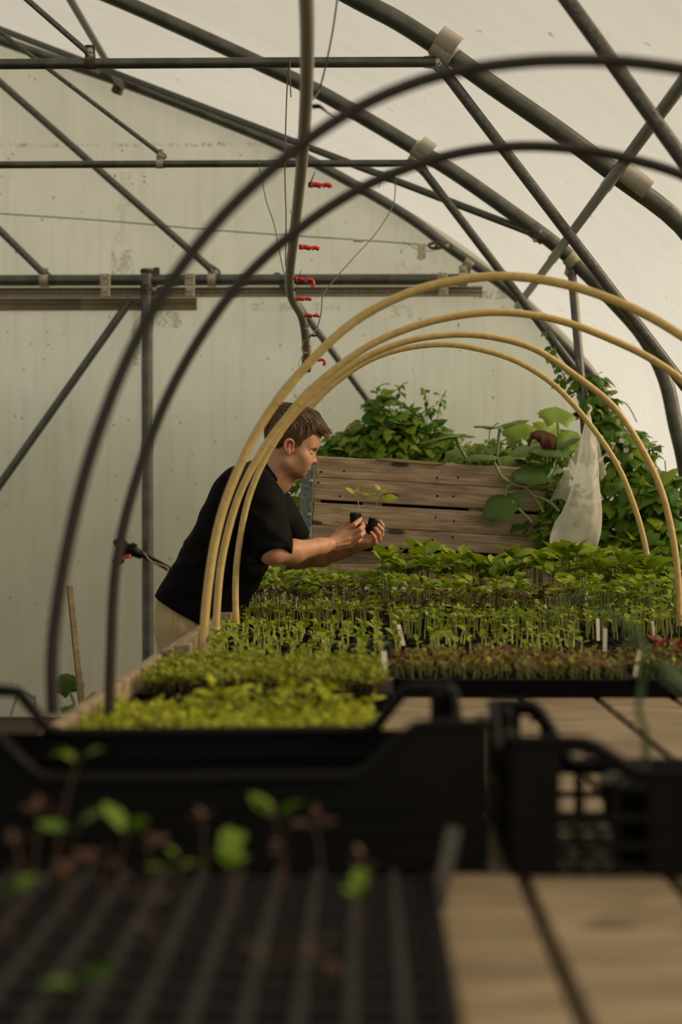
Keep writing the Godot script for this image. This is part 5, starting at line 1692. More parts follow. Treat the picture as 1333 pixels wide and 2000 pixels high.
# ---- the gardener: distances to tapered capsules and ellipsoids, smoothly joined and meshed as surface nets
class Field:
	var kind := PackedInt32Array()        # 0 capsule, 1 ellipsoid; +2 cuts away
	var a := PackedVector3Array()
	var b := PackedVector3Array()
	var r0 := PackedFloat32Array()
	var r1 := PackedFloat32Array()
	var k := PackedFloat32Array()
	var turn: Array[Basis] = []
	var planes := []                      # [point, normal]: keeps what lies behind
	var poly := PackedVector2Array()      # keeps what lies inside this outline of x and y
	var ripple = null

	func cap(p: Vector3, q: Vector3, rp: float, rq: float, blend := 0.012, cut := false) -> Field:
		kind.append(2 if cut else 0); a.append(p); b.append(q); r0.append(rp); r1.append(rq); k.append(blend); turn.append(Basis())
		return self

	func ell(c: Vector3, radii: Vector3, basis := Basis(), blend := 0.012, cut := false) -> Field:
		kind.append(3 if cut else 1); a.append(c); b.append(radii); r0.append(0.0); r1.append(0.0); k.append(blend); turn.append(basis.transposed())
		return self

	func one(i: int, p: Vector3) -> float:
		if kind[i] & 1 == 0:
			var ba := b[i] - a[i]
			var pa := p - a[i]
			var t := clampf(pa.dot(ba) / maxf(ba.length_squared(), 1e-9), 0.0, 1.0)
			return (pa - ba * t).length() - lerpf(r0[i], r1[i], t)
		var q: Vector3 = turn[i] * (p - a[i])
		var e := q / b[i]
		var k0 := e.length()
		if k0 < 1e-5: return -minf(b[i].x, minf(b[i].y, b[i].z))
		return k0 * (k0 - 1.0) / (e / b[i]).length()

	func at(p: Vector3, act: PackedInt32Array) -> float:
		var d := 1e3
		var flat := ripple == null
		for i in act:
			var x := one(i, p)
			var kk := k[i]
			if kind[i] >= 2 and not flat:
				flat = true
				if absf(d) < 0.04: d += ripple.call(p)
			if kind[i] < 2:
				var h := maxf(kk - absf(d - x), 0.0)
				d = minf(d, x) - h * h / (4.0 * kk)
			else:
				var h := maxf(kk - absf(d + x), 0.0)
				d = maxf(d, -x) + h * h / (4.0 * kk)
		if not flat and absf(d) < 0.04: d += ripple.call(p)
		for q in planes:
			d = maxf(d, (q[1] as Vector3).dot(p - q[0]))
		if poly.size():
			d = maxf(d, poly_d(Vector2(p.x, p.y)))
		return d

	func poly_d(p: Vector2) -> float:
		var best := 1e9
		for i in poly.size():
			var q := Geometry2D.get_closest_point_to_segment(p, poly[i], poly[(i + 1) % poly.size()])
			best = minf(best, p.distance_to(q))
		return -best if Geometry2D.is_point_in_polygon(p, poly) else best

	func everything() -> PackedInt32Array:
		return PackedInt32Array(range(kind.size()))

	func slope(p: Vector3, act: PackedInt32Array) -> Vector3:
		var e := 0.002
		return Vector3(at(p + Vector3(e, 0, 0), act) - at(p - Vector3(e, 0, 0), act), at(p + Vector3(0, e, 0), act) - at(p - Vector3(0, e, 0), act), at(p + Vector3(0, 0, e), act) - at(p - Vector3(0, 0, e), act)).normalized()

	# add the surface to s; paint gives the colour at a point
	func net(s: Shape, c: float, paint = null) -> void:
		var lo := Vector3.ONE * 1e9
		var hi := -lo
		for i in kind.size():
			if kind[i] > 1: continue
			var m := Vector3.ONE * maxf(r0[i], r1[i]) if kind[i] == 0 else Vector3.ONE * maxf(b[i].x, maxf(b[i].y, b[i].z))
			lo = lo.min(a[i] - m); hi = hi.max(a[i] + m)
			if kind[i] == 0: lo = lo.min(b[i] - m); hi = hi.max(b[i] + m)
		lo -= Vector3.ONE * c * 3.0
		hi += Vector3.ONE * c * 3.0
		const B := 6
		var nb := Vector3i(((hi - lo) / (c * B)).ceil())
		var n := nb * B + Vector3i.ONE
		var sx := n.y * n.z
		var sy := n.z
		var val := PackedFloat32Array()
		val.resize(n.x * n.y * n.z)
		val.fill(99.0)
		var near := PackedInt32Array()
		var all := everything()
		var half := c * B * 0.8661
		for bx in nb.x:
			for by in nb.y:
				for bz in nb.z:
					var mid := lo + (Vector3(bx, by, bz) + Vector3.ONE * 0.5) * c * B
					var ds := PackedFloat32Array()
					var least := 1e9
					for i in all:
						var x := one(i, mid)
						ds.append(x)
						if kind[i] < 2: least = minf(least, x)
					if least > half * 1.25 + 0.012: continue
					var act := PackedInt32Array()
					for i in all:
						if kind[i] >= 2:
							if ds[i] < half * 1.4 + k[i]: act.append(i)
						elif ds[i] < least + 2.2 * half + k[i]: act.append(i)
					if absf(at(mid, act)) > half * 1.5 + 0.012: continue
					near.append_array(PackedInt32Array([bx, by, bz]))
					for x in B + 1:
						for y in B + 1:
							for z in B + 1:
								var id := (bx * B + x) * sx + (by * B + y) * sy + bz * B + z
								if val[id] == 99.0:
									val[id] = at(lo + Vector3(bx * B + x, by * B + y, bz * B + z) * c, act)
		var vert := PackedInt32Array()
		vert.resize(val.size())
		vert.fill(-1)
		var corner := [0, sx, sy, sx + sy, 1, sx + 1, sy + 1, sx + sy + 1]
		var off := [Vector3(0, 0, 0), Vector3(1, 0, 0), Vector3(0, 1, 0), Vector3(1, 1, 0), Vector3(0, 0, 1), Vector3(1, 0, 1), Vector3(0, 1, 1), Vector3(1, 1, 1)]
		var edges := [[0, 1], [2, 3], [4, 5], [6, 7], [0, 2], [1, 3], [4, 6], [5, 7], [0, 4], [1, 5], [2, 6], [3, 7]]
		for q in range(0, near.size(), 3):
			for x in B:
				for y in B:
					for z in B:
						var id := (near[q] * B + x) * sx + (near[q + 1] * B + y) * sy + near[q + 2] * B + z
						var neg := 0
						for e in 8:
							if val[id + corner[e]] < 0.0: neg += 1
						if neg == 0 or neg == 8: continue
						var sum := Vector3.ZERO
						var cnt := 0
						for e in edges:
							var u: float = val[id + corner[e[0]]]
							var w: float = val[id + corner[e[1]]]
							if (u < 0.0) != (w < 0.0):
								sum += (off[e[0]] as Vector3).lerp(off[e[1]], u / (u - w))
								cnt += 1
						var at_ := lo + (Vector3(near[q] * B + x, near[q + 1] * B + y, near[q + 2] * B + z) + sum / cnt) * c
						if paint != null: s.tint = paint.call(at_)
						vert[id] = s.p(at_, Vector2(at_.x, at_.y) * 8.0)
		for q in range(0, near.size(), 3):
			for x in B:
				for y in B:
					for z in B:
						var id := (near[q] * B + x) * sx + (near[q + 1] * B + y) * sy + near[q + 2] * B + z
						if vert[id] < 0: continue
						for ax in 3:
							var st: int = [sx, sy, 1][ax]
							var in0 := val[id] < 0.0
							if in0 == (val[id + st] < 0.0): continue
							var p1: int = [sy, 1, sx][ax]
							var p2: int = [1, sx, sy][ax]
							if id - p1 - p2 < 0: continue
							var v0 := vert[id]
							var v1 := vert[id - p1]
							var v2 := vert[id - p1 - p2]
							var v3 := vert[id - p2]
							if v1 < 0 or v2 < 0 or v3 < 0: continue
							if in0: s.quad(v0, v3, v2, v1)
							else: s.quad(v0, v1, v2, v3)


func z_pair(f: Field, p: Vector3, q: Vector3, zp: float, zq: float, rp: float, rq: float, k: float, cut := false) -> void:
	for e in [-1.0, 1.0]:
		f.cap(p + V(0, 0, e * zp), q + V(0, 0, e * zq), rp, rq, k, cut)


func chain(f: Field, pts: Array, radii: Array, k: float) -> void:
	for i in pts.size() - 1: f.cap(pts[i], pts[i + 1], radii[i], radii[i + 1], k)


func build_person() -> void:
	var skin := mat("skin", c8(255, 255, 255), 0.5, 0.0)
	skin.vertex_color_use_as_albedo = true
	skin.subsurf_scatter_enabled = true
	skin.subsurf_scatter_strength = 0.12
	var cloth := mat("black_cotton", c8(13, 12, 12), 0.75, 0.0, "weave", 30.0)
	cloth.metallic_specular = 0.22
	var twill := mat("khaki_twill", c8(216, 192, 142), 0.9, 0.0, "weave", 22.0)
	var hair_mat := mat("hair", c8(255, 255, 255), 0.55)
	hair_mat.vertex_color_use_as_albedo = true

	# head: profile turned to the right and bowed 17 degrees
	var bow_ := Basis(V(0, 0, 1), deg_to_rad(-17.0))
	var head := Field.new()
	head.ell(V(-0.240, 1.507, -4.700), V(0.081, 0.080, 0.073), bow_, 0.02)
	head.ell(V(-0.218, 1.446, -4.700), V(0.050, 0.070, 0.060), bow_, 0.03)
	head.cap(V(-0.276, 1.433, -4.700), V(-0.339, 1.331, -4.700), 0.056, 0.064, 0.03)
	head.cap(V(-0.252, 1.411, -4.700), V(-0.281, 1.355, -4.700), 0.040, 0.040, 0.03)
	z_pair(head, V(-0.256, 1.411, -4.700), V(-0.215, 1.377, -4.700), 0.050, 0.020, 0.020, 0.015, 0.02)
	head.ell(V(-0.211, 1.382, -4.700), V(0.0142, 0.0125, 0.022), bow_, 0.012)
	z_pair(head, V(-0.207, 1.431, -4.700), V(-0.201, 1.419, -4.700), 0.043, 0.034, 0.020, 0.020, 0.02)
	z_pair(head, V(-0.232, 1.416, -4.700), V(-0.210, 1.399, -4.700), 0.039, 0.024, 0.018, 0.016, 0.02)
	z_pair(head, V(-0.173, 1.467, -4.700), V(-0.183, 1.465, -4.700), 0.006, 0.040, 0.010, 0.010, 0.016)
	head.ell(V(-0.184, 1.494, -4.700), V(0.031, 0.040, 0.055), bow_, 0.02)
	z_pair(head, V(-0.168, 1.446, -4.700), V(-0.178, 1.443, -4.700), 0.027, 0.038, 0.0105, 0.0125, 0.010, true)
	z_pair(head, V(-0.187, 1.447, -4.700), V(-0.187, 1.447, -4.700), 0.031, 0.031, 0.0130, 0.0130, 0.003)
	z_pair(head, V(-0.178, 1.435, -4.700), V(-0.190, 1.433, -4.700), 0.027, 0.043, 0.0060, 0.0070, 0.008)
	# nose, lips
	head.cap(V(-0.176, 1.453, -4.700), V(-0.173, 1.421, -4.700), 0.0070, 0.0092, 0.007)
	head.ell(V(-0.170, 1.417, -4.700), V(0.0098, 0.0078, 0.0098), bow_, 0.005)
	z_pair(head, V(-0.179, 1.415, -4.700), V(-0.184, 1.416, -4.700), 0.0112, 0.0145, 0.0066, 0.005, 0.005)
	z_pair(head, V(-0.174, 1.406, -4.700), V(-0.178, 1.407, -4.700), 0.0058, 0.0070, 0.0026, 0.0024, 0.002, true)
	head.ell(V(-0.196, 1.403, -4.700), V(0.0128, 0.0130, 0.024), bow_, 0.007)
	z_pair(head, V(-0.184, 1.399, -4.700), V(-0.193, 1.396, -4.700), 0.003, 0.023, 0.0040, 0.0030, 0.003)
	z_pair(head, V(-0.186, 1.391, -4.700), V(-0.194, 1.392, -4.700), 0.0, 0.021, 0.0040, 0.0030, 0.003)
	z_pair(head, V(-0.174, 1.395, -4.700), V(-0.196, 1.394, -4.700), 0.0, 0.0255, 0.0018, 0.0014, 0.001, true)
	# ears: plate, rim, fold and lobe
	for e in [-1.0, 1.0]:
		var z := V(0, 0, 0.079 * e)
		var out := V(0, 0, 0.010 * e)
		head.ell(V(-0.251, 1.460, -4.700) + z - out * 0.6, V(0.0125, 0.023, 0.005), Basis(V(0, 0, 1), 0.15) * Basis(V(0, 1, 0), 0.35 * e), 0.006)
		var rim := [V(-0.257, 1.441, -4.700) + z, V(-0.263, 1.458, -4.700) + z + out * 0.8, V(-0.262, 1.475, -4.700) + z + out, V(-0.252, 1.485, -4.700) + z + out * 0.9, V(-0.240, 1.482, -4.700) + z + out * 0.2, V(-0.235, 1.472, -4.700) + z - out * 0.6, V(-0.240, 1.460, -4.700) + z - out * 0.7]
		var rim_pts := smooth(rim, 4)
		for i in rim_pts.size() - 1: head.cap(rim_pts[i], rim_pts[i + 1], 0.0040, 0.0040, 0.003)
		chain(head, [V(-0.251, 1.440, -4.700) + z - out * 0.3, V(-0.252, 1.453, -4.700) + z + out * 0.35, V(-0.247, 1.472, -4.700) + z + out * 0.3], [0.0062, 0.0035, 0.0028], 0.003)
		head.cap(V(-0.237, 1.453, -4.700) + z - out * 0.6, V(-0.239, 1.446, -4.700) + z - out * 0.5, 0.004, 0.004, 0.004)
	var lip: Vector3 = V(-0.184, 1.396, -4.700)
	var ear: Vector3 = V(-0.252, 1.463, -4.700)
	var nose: Vector3 = V(-0.166, 1.416, -4.700)
	var jaw: Vector3 = V(-0.215, 1.377, -4.700)
	var n := FastNoiseLite.new()
	n.frequency = 60.0
	n.seed = 2
	var paint := func(p: Vector3) -> Color:
		var c := Color(0.53, 0.285, 0.175)
		c = c.lerp(Color(0.46, 0.21, 0.12), clampf(0.35 + 0.5 * n.get_noise_3dv(p), 0, 1) * 0.5)
		var flat := Vector2(p.x, p.y)
		var zz := absf(p.z + 4.70)
		var ear_d := flat.distance_to(Vector2(ear.x, ear.y)) + maxf(0.0, 0.074 - zz) * 3.0
		c = c.lerp(Color(0.52, 0.17, 0.10), 0.6 * smoothstep(0.034, 0.018, ear_d))
		c = c.lerp(Color(0.52, 0.19, 0.12), 0.55 * smoothstep(0.022, 0.008, p.distance_to(nose)))
		var ld := p - lip
		c = c.lerp(Color(0.45, 0.19, 0.14), 0.7 * smoothstep(0.0085, 0.0055, absf(ld.y + ld.x * 0.1)) * smoothstep(-0.024, -0.012, ld.x) * smoothstep(0.026, 0.018, zz))
		# a day's beard along the jaw: dark grains of hair
		var bd := smoothstep(0.075, 0.03, flat.distance_to(Vector2(jaw.x - 0.018, jaw.y + 0.008))) * smoothstep(0.004, -0.012, p.y - lip.y - 0.25 * (p.x - lip.x))
		c = c.lerp(Color(0.17, 0.095, 0.06), clampf(bd * (0.55 + 0.7 * n.get_noise_3dv(p * 6.0)), 0, 0.75))
		return c
	var body := Shape.new()
	head.net(body, 0.0026, paint)
	var skull := head.everything()

	# right arm (nearer the camera) and its hand round the first plug
	var hand_tone := func(p: Vector3) -> Color:
		return Color(0.54, 0.29, 0.175).lerp(Color(0.48, 0.21, 0.125), clampf(0.4 + 0.6 * n.get_noise_3dv(p * 0.7), 0, 1))
	var ra := Field.new()
	ra.cap(V(-0.351, 1.296, -4.530), V(-0.294, 1.129, -4.430), 0.048, 0.040, 0.02)
	ra.cap(V(-0.294, 1.124, -4.430), V(-0.231, 1.124, -4.490), 0.037, 0.0375, 0.02)
	ra.cap(V(-0.231, 1.124, -4.490), V(-0.143, 1.139, -4.580), 0.0365, 0.025, 0.02)
	ra.cap(V(-0.153, 1.138, -4.570), V(-0.105, 1.147, -4.620), 0.0255, 0.0215, 0.015)
	var wr: Vector3 = V(-0.105, 1.148, -4.625)
	var mcp := [V(-0.065, 1.190, -4.640), V(-0.051, 1.175, -4.628), V(-0.048, 1.158, -4.630), V(-0.051, 1.143, -4.640)]
	for i in 4:
		ra.cap(wr + V(0, 0.008 - 0.006 * i, 0), mcp[i], 0.0165, 0.0118, 0.010)
		ra.ell(mcp[i], V(0.0105, 0.0105, 0.0105), Basis(), 0.004)
	ra.cap(wr, V(-0.069, 1.166, -4.648), 0.018, 0.017, 0.012)
	chain(ra, [mcp[0], V(-0.038, 1.208, -4.632), V(-0.026, 1.218, -4.645), V(-0.017, 1.227, -4.658)], [0.0102, 0.0092, 0.0082, 0.0068], 0.003)
	chain(ra, [mcp[1], V(-0.019, 1.193, -4.622), V(-0.010, 1.203, -4.640), V(-0.010, 1.211, -4.660)], [0.0102, 0.0093, 0.0083, 0.0070], 0.003)
	chain(ra, [mcp[2], V(-0.017, 1.173, -4.622), V(-0.008, 1.183, -4.640), V(-0.010, 1.193, -4.662)], [0.0100, 0.0090, 0.0080, 0.0068], 0.003)
	chain(ra, [mcp[3], V(-0.026, 1.155, -4.628), V(-0.018, 1.161, -4.646), V(-0.018, 1.171, -4.664)], [0.0092, 0.0082, 0.0072, 0.0060], 0.003)
	chain(ra, [wr + V(0, 0.008, -0.01), V(-0.081, 1.191, -4.672), V(-0.064, 1.211, -4.690), V(-0.046, 1.223, -4.692)], [0.0165, 0.0125, 0.0102, 0.0082], 0.006)
	for q in [[V(-0.091, 1.141, -4.603), V(-0.055, 1.147, -4.618)], [V(-0.091, 1.151, -4.603), V(-0.055, 1.164, -4.612)]]: ra.cap(q[0], q[1], 0.0025, 0.0015, 0.012)   # tendons
	ra.net(body, 0.0027, hand_tone)

	# left arm (farther) with the second plug in its cupped palm
	var la := Field.new()
	la.cap(V(-0.356, 1.294, -4.870), V(-0.240, 1.094, -4.930), 0.046, 0.038, 0.02)
	la.cap(V(-0.236, 1.088, -4.930), V(-0.149, 1.099, -4.870), 0.0345, 0.0340, 0.02)
	la.cap(V(-0.149, 1.099, -4.870), V(-0.043, 1.130, -4.780), 0.0335, 0.0245, 0.02)
	var wl: Vector3 = V(-0.036, 1.133, -4.775)
	var ml := [V(0.016, 1.169, -4.790), V(0.021, 1.161, -4.766), V(0.019, 1.151, -4.742), V(0.012, 1.143, -4.718)]
	for i in 4: la.cap(wl + V(0, 0, 0.010 * (i - 1.5)), ml[i], 0.0185, 0.0125, 0.010)
	chain(la, [ml[0], V(0.053, 1.188, -4.785), V(0.055, 1.205, -4.772), V(0.047, 1.218, -4.762)], [0.0105, 0.0092, 0.0082, 0.0068], 0.003)
	chain(la, [ml[1], V(0.051, 1.173, -4.756), V(0.052, 1.192, -4.742), V(0.038, 1.208, -4.731)], [0.0105, 0.0094, 0.0084, 0.0070], 0.003)
	chain(la, [ml[2], V(0.045, 1.160, -4.728), V(0.043, 1.179, -4.714), V(0.032, 1.195, -4.706)], [0.0102, 0.0091, 0.0081, 0.0068], 0.003)
	chain(la, [ml[3], V(0.032, 1.149, -4.700), V(0.028, 1.167, -4.688), V(0.018, 1.182, -4.684)], [0.0095, 0.0084, 0.0074, 0.0062], 0.003)
	chain(la, [wl + V(0.0, 0.006, -0.018), V(-0.010, 1.171, -4.800), V(-0.002, 1.195, -4.790), V(0.002, 1.210, -4.778)], [0.017, 0.0125, 0.0102, 0.0080], 0.006)
	la.net(body, 0.0027, hand_tone)

	# trunk and legs, under the clothes
	var trunk := Field.new()
	z_pair(trunk, V(-0.581, 0.928, -4.700), V(-0.415, 1.250, -4.700), 0.07, 0.09, 0.075, 0.075, 0.04)
	trunk.cap(V(-0.344, 1.291, -4.550), V(-0.367, 1.294, -4.850), 0.05, 0.05, 0.04)
	trunk.cap(V(-0.373, 1.292, -4.700), V(-0.322, 1.360, -4.700), 0.07, 0.045, 0.03)
	for e in [-1.0, 1.0]:
		chain(trunk, [V(-0.585, 0.88, -4.70 + e * 0.09), V(-0.585, 0.49, -4.70 + e * 0.11), V(-0.62, 0.09, -4.70 + e * 0.12)], [0.075, 0.05, 0.035], 0.03)
	trunk.net(body, 0.016, hand_tone)
	var person := obj("person", body.mesh(), skin)
	tag(person, "man in a black t-shirt and khaki trousers leaning over the bench, holding two seedlings", "person")

	# eyes and brows
	for e in [-1.0, 1.0]:
		var s := Shape.new()
		var c: Vector3 = V(-0.186, 1.446, -4.700)
		s.lathe([Vector2(0, -0.0118), Vector2(0.007, -0.0095), Vector2(0.0112, -0.004), Vector2(0.0118, 0), Vector2(0.0112, 0.004), Vector2(0.007, 0.0095), Vector2(0, 0.0118)], Transform3D(Basis(), c + V(0, 0, 0.031 * e)), 14)
		obj("eye", s.mesh(), M.get("eye", mat("eye", c8(40, 32, 28), 0.2)), person)
		s = Shape.new()
		s.tint = Color(0.10, 0.055, 0.03)
		for k in 26:
			var t := k / 25.0
			var q: Vector3 = V(-0.165, 1.460, -4.700)
			var w: Vector3 = V(-0.191, 1.459, -4.700)
			var p := q.lerp(w, t) + V(0.0015 * (1 - t), 0.003 * sin(PI * t), e * lerpf(0.010, 0.040, t))
			for i in 3: p -= head.slope(p, skull) * (head.at(p, skull) - 0.0008)
			s.tube(PackedVector3Array([p, p + V(-0.003, 0.0022, e * 0.006)]), [0.0019, 0.0008], 4)
		obj("eyebrow", s.mesh(), hair_mat, person)
		s = Shape.new()
		s.tint = Color(0.05, 0.028, 0.018)
		var lid: Vector3 = V(-0.187, 1.447, -4.700) + V(0, 0, 0.031 * e)
		var line := []
		for k in 13:
			var az := lerpf(-0.55, 1.25, k / 12.0)
			var el := -0.34 - 0.16 * sin(PI * k / 12.0)
			var n2 := V(cos(el) * cos(az), sin(el), e * cos(el) * sin(az))
			line.append(lid + n2 * 0.0131)
			s.tube(PackedVector3Array([lid + n2 * 0.0130, lid + n2 * 0.0165 + V(0.0005, -0.0016, 0)]), [0.0007, 0.0003], 4)
		s.tube(PackedVector3Array(line), 0.0011, 6)
		obj("eyelashes", s.mesh(), hair_mat, person)

	# hair: a cap with combed relief, and loose locks swept over the brow
	var hair := Field.new()
	hair.ell(V(-0.245, 1.511, -4.700), V(0.088, 0.090, 0.080), bow_, 0.02)
	hair.cap(V(-0.276, 1.555, -4.700), V(-0.191, 1.551, -4.700), 0.052, 0.036, 0.03)
	z_pair(hair, V(-0.212, 1.551, -4.700), V(-0.151, 1.521, -4.700), 0.035, 0.028, 0.030, 0.017, 0.02)
	hair.cap(V(-0.174, 1.541, -4.700), V(-0.126, 1.512, -4.720), 0.026, 0.009, 0.02)
	hair.poly = PackedVector2Array()
	for q in [V(-0.110, 1.504, -4.700), V(-0.127, 1.539, -4.700), V(-0.195, 1.622, -4.700), V(-0.288, 1.639, -4.700), V(-0.356, 1.555, -4.700), V(-0.356, 1.470, -4.700), V(-0.317, 1.446, -4.700), V(-0.291, 1.448, -4.700), V(-0.288, 1.460, -4.700), V(-0.267, 1.467, -4.700), V(-0.262, 1.482, -4.700), V(-0.251, 1.492, -4.700), V(-0.235, 1.485, -4.700), V(-0.229, 1.473, -4.700), V(-0.223, 1.458, -4.700), V(-0.215, 1.460, -4.700), V(-0.212, 1.484, -4.700), V(-0.198, 1.494, -4.700), V(-0.171, 1.509, -4.700), V(-0.151, 1.502, -4.700), V(-0.120, 1.489, -4.700)]:
		hair.poly.append(Vector2(q.x, q.y))
	var comb := FastNoiseLite.new()
	comb.frequency = 40.0
	comb.seed = 5
	var fwd := bow_ * V(1, 0, 0)
	var upw := bow_ * V(0, 1, 0)
	hair.ripple = func(p: Vector3) -> float:
		var f := p.dot(fwd)
		var u := p.dot(upw)
		return 0.0035 * comb.get_noise_3d(f * 0.5 + u * 0.35, u * 2.2 - f * 0.9, p.z * 2.6)
	var hs := Shape.new()
	var tone := func(p: Vector3) -> Color:
		var g := comb.get_noise_3d(p.dot(fwd) * 0.4, p.dot(upw) * 3.0, p.z * 3.0)
		return Color(0.040, 0.021, 0.011).lerp(Color(0.085, 0.045, 0.022), clampf(0.4 + g, 0, 1))
	hair.net(hs, 0.004, tone)
	hair.ripple = null
	var hall := hair.everything()
	var hr := RandomNumberGenerator.new()
	hr.seed = 21
	var crown: Vector3 = V(-0.286, 1.585, -4.700)
	var tries := 0
	var locks := 0
	while locks < 1000 and tries < 6000:
		tries += 1
		var dir0 := V(hr.randf_range(-0.9, 1.0), hr.randf_range(-0.5, 1.0), hr.randf_range(-0.4, 1.0)).normalized()
		var c: Vector3 = V(-0.249, 1.518, -4.700)
		var p := c + Basis(bow_) * (dir0 * V(0.09, 0.09, 0.08))
		for k in 3: p -= hair.slope(p, hall) * hair.at(p, hall)
		if hair.poly_d(Vector2(p.x, p.y)) > -0.004: continue
		var rel := p - c
		var high := clampf(rel.dot(upw) / 0.07, 0, 1)
		var front := clampf(rel.dot(fwd) / 0.08, -1, 1)
		var flow := (fwd * lerpf(-0.25, 1.0, high) - upw * lerpf(0.9, 0.15 + 0.35 * maxf(front, 0), high) + V(0, 0, hr.randf_range(-0.25, 0.35))).normalized()
		if p.distance_to(crown) < 0.03: flow = (fwd + V(0, 0, hr.randf_range(-0.8, 0.8))).normalized()
		var pts := PackedVector3Array()
		var rad := []
		var steps := hr.randi_range(5, 9)
		var lift := hr.randf_range(0.0005, 0.003) + (0.003 if front > 0.6 else 0.0)
		var r := hr.randf_range(0.0005, 0.0014)
		for k in steps:
			var g := hair.slope(p, hall)
			p -= g * (hair.at(p, hall) - lift)
			pts.append(p)
			rad.append(r * sin(PI * (0.12 + 0.86 * k / (steps - 1.0))))
			var d := (flow - g * flow.dot(g)).normalized()
			if hair.poly_d(Vector2(p.x, p.y) + Vector2(d.x, d.y) * 0.008) > 0.004 and front < 0.5: break
			p += d * 0.0085
			flow = (flow + V(hr.randf_range(-0.12, 0.12), -0.05 * high, hr.randf_range(-0.15, 0.15))).normalized()
		if pts.size() < 3: continue
		hs.tint = Color(0.05, 0.027, 0.014).lerp(Color(0.30, 0.165, 0.075), pow(hr.randf(), 1.8))
		hs.tube(pts, rad.slice(0, pts.size()), 5)
		locks += 1
	# wisps of the fringe
	for k in 90:
		var a: Vector3 = V(-0.168, 1.538, -4.700) + V(hr.randf_range(-0.02, 0.012), hr.randf_range(-0.012, 0.010), hr.randf_range(-0.035, 0.045))
		var e: Vector3 = V(-0.124, 1.509, -4.700) + V(hr.randf_range(-0.016, 0.012), hr.randf_range(-0.016, 0.014), (a.z + 4.70) * 0.7)
		var mid := a.lerp(e, 0.55) + V(0.0, hr.randf_range(0.004, 0.012), 0)
		hs.tint = Color(0.12, 0.065, 0.03).lerp(Color(0.34, 0.19, 0.09), hr.randf())
		var r := hr.randf_range(0.0006, 0.0017)
		hs.tube(smooth([a, mid, e, e + V(0.006, hr.randf_range(-0.006, 0.004), 0)], 4), [r, r, r, r, r, r, r, r * 0.8, r * 0.7, r * 0.5, r * 0.4, r * 0.25, r * 0.12], 5)
	obj("hair", hs.mesh(), hair_mat, person)

	# black t-shirt
	var shirt := Field.new()
	z_pair(shirt, V(-0.602, 0.894, -4.700), V(-0.395, 1.270, -4.700), 0.075, 0.075, 0.118, 0.112, 0.05)
	z_pair(shirt, V(-0.541, 0.874, -4.700), V(-0.356, 1.216, -4.700), 0.060, 0.070, 0.106, 0.092, 0.05)
	z_pair(shirt, V(-0.384, 1.297, -4.700), V(-0.364, 1.292, -4.700), 0.095, 0.13, 0.098, 0.080, 0.05)
	shirt.cap(V(-0.401, 1.314, -4.700), V(-0.334, 1.377, -4.700), 0.092, 0.062, 0.045)
	shirt.cap(V(-0.352, 1.306, -4.540), V(-0.294, 1.144, -4.440), 0.082, 0.066, 0.035)
	shirt.cap(V(-0.350, 1.306, -4.860), V(-0.256, 1.169, -4.900), 0.080, 0.062, 0.035)
	# openings: neck, hem, sleeve ends
	shirt.ell(V(-0.262, 1.051, -4.385), V(0.088, 0.088, 0.088), Basis(), 0.003, true)
	shirt.ell(V(-0.191, 1.087, -4.920), V(0.080, 0.080, 0.080), Basis(), 0.003, true)
	var ax: Vector3 = (V(-0.578, 0.918, -4.700) - V(-0.364, 1.309, -4.700)).normalized()
	shirt.planes.append([V(-0.580, 0.918, -4.700), ax])
	shirt.planes.append([V(-0.316, 1.384, -4.700), V(0.80, 0.60, 0)])
	var fn := FastNoiseLite.new()
	fn.frequency = 3.2
	fn.seed = 14
	fn.fractal_octaves = 2
	var sleeve_mid: Vector3 = V(-0.311, 1.202, -4.420)
	var waist: float = V(-0.466, 1.047, -4.700).dot(V(0.42, 0.9, 0))
	var armpit: Vector3 = V(-0.265, 1.267, -4.600)
	shirt.ripple = func(p: Vector3) -> float:
		# folds drawn down from the collar over the chest, twisted folds on the near sleeve, slack across the back
		var low := fn.get_noise_3d(p.x * 1.6 + p.y * 0.9, p.y * 1.9 - p.x, p.z * 1.5)
		var w := 0.009 * low
		w += 0.0042 * sin(p.dot(V(0.85, 0.30, 0.35)) * 120.0 + 3.5 * low) * smoothstep(0.20, 0.08, p.distance_to(armpit))
		w += 0.0042 * sin(p.dot(V(0.55, 0.75, 0.25)) * 125.0 + 4.0 * low) * smoothstep(0.13, 0.05, p.distance_to(sleeve_mid))
		w += 0.0035 * sin(p.dot(V(-0.45, 0.85, 0.1)) * 85.0 + 5.0 * low) * smoothstep(0.14, 0.02, absf(p.dot(V(0.42, 0.9, 0)) - waist))
		return w
	var ss := Shape.new()
	shirt.net(ss, 0.0062)
	var tee := obj("t_shirt", ss.mesh(), cloth, person)
	# ribbed collar band
	var col := Shape.new()
	var ring := []
	for k in 41:
		var an := TAU * k / 40.0
		ring.append(V(-0.316, 1.383, -4.700) + V(0.60, -0.80, 0) * cos(an) * 0.0535 + V(0, 0, 1) * sin(an) * 0.066)
	col.tube(PackedVector3Array(ring), 0.0088, 10, false)
	obj("collar", col.mesh(), cloth, tee)

	# khaki trousers
	var tr := Field.new()
	z_pair(tr, V(-0.583, 0.958, -4.700), V(-0.586, 0.886, -4.700), 0.055, 0.075, 0.098, 0.098, 0.05)
	for e in [-1.0, 1.0]:
		chain(tr, [V(-0.580, 0.86, -4.70 + e * 0.085), V(-0.59, 0.48, -4.70 + e * 0.11), V(-0.625, 0.07, -4.70 + e * 0.12)], [0.095, 0.082, 0.072], 0.03)
	tr.planes.append([V(0, 0.05, 0), V(0, -1, 0)])
	tr.planes.append([V(0, 1.02, 0), V(0, 1, 0)])
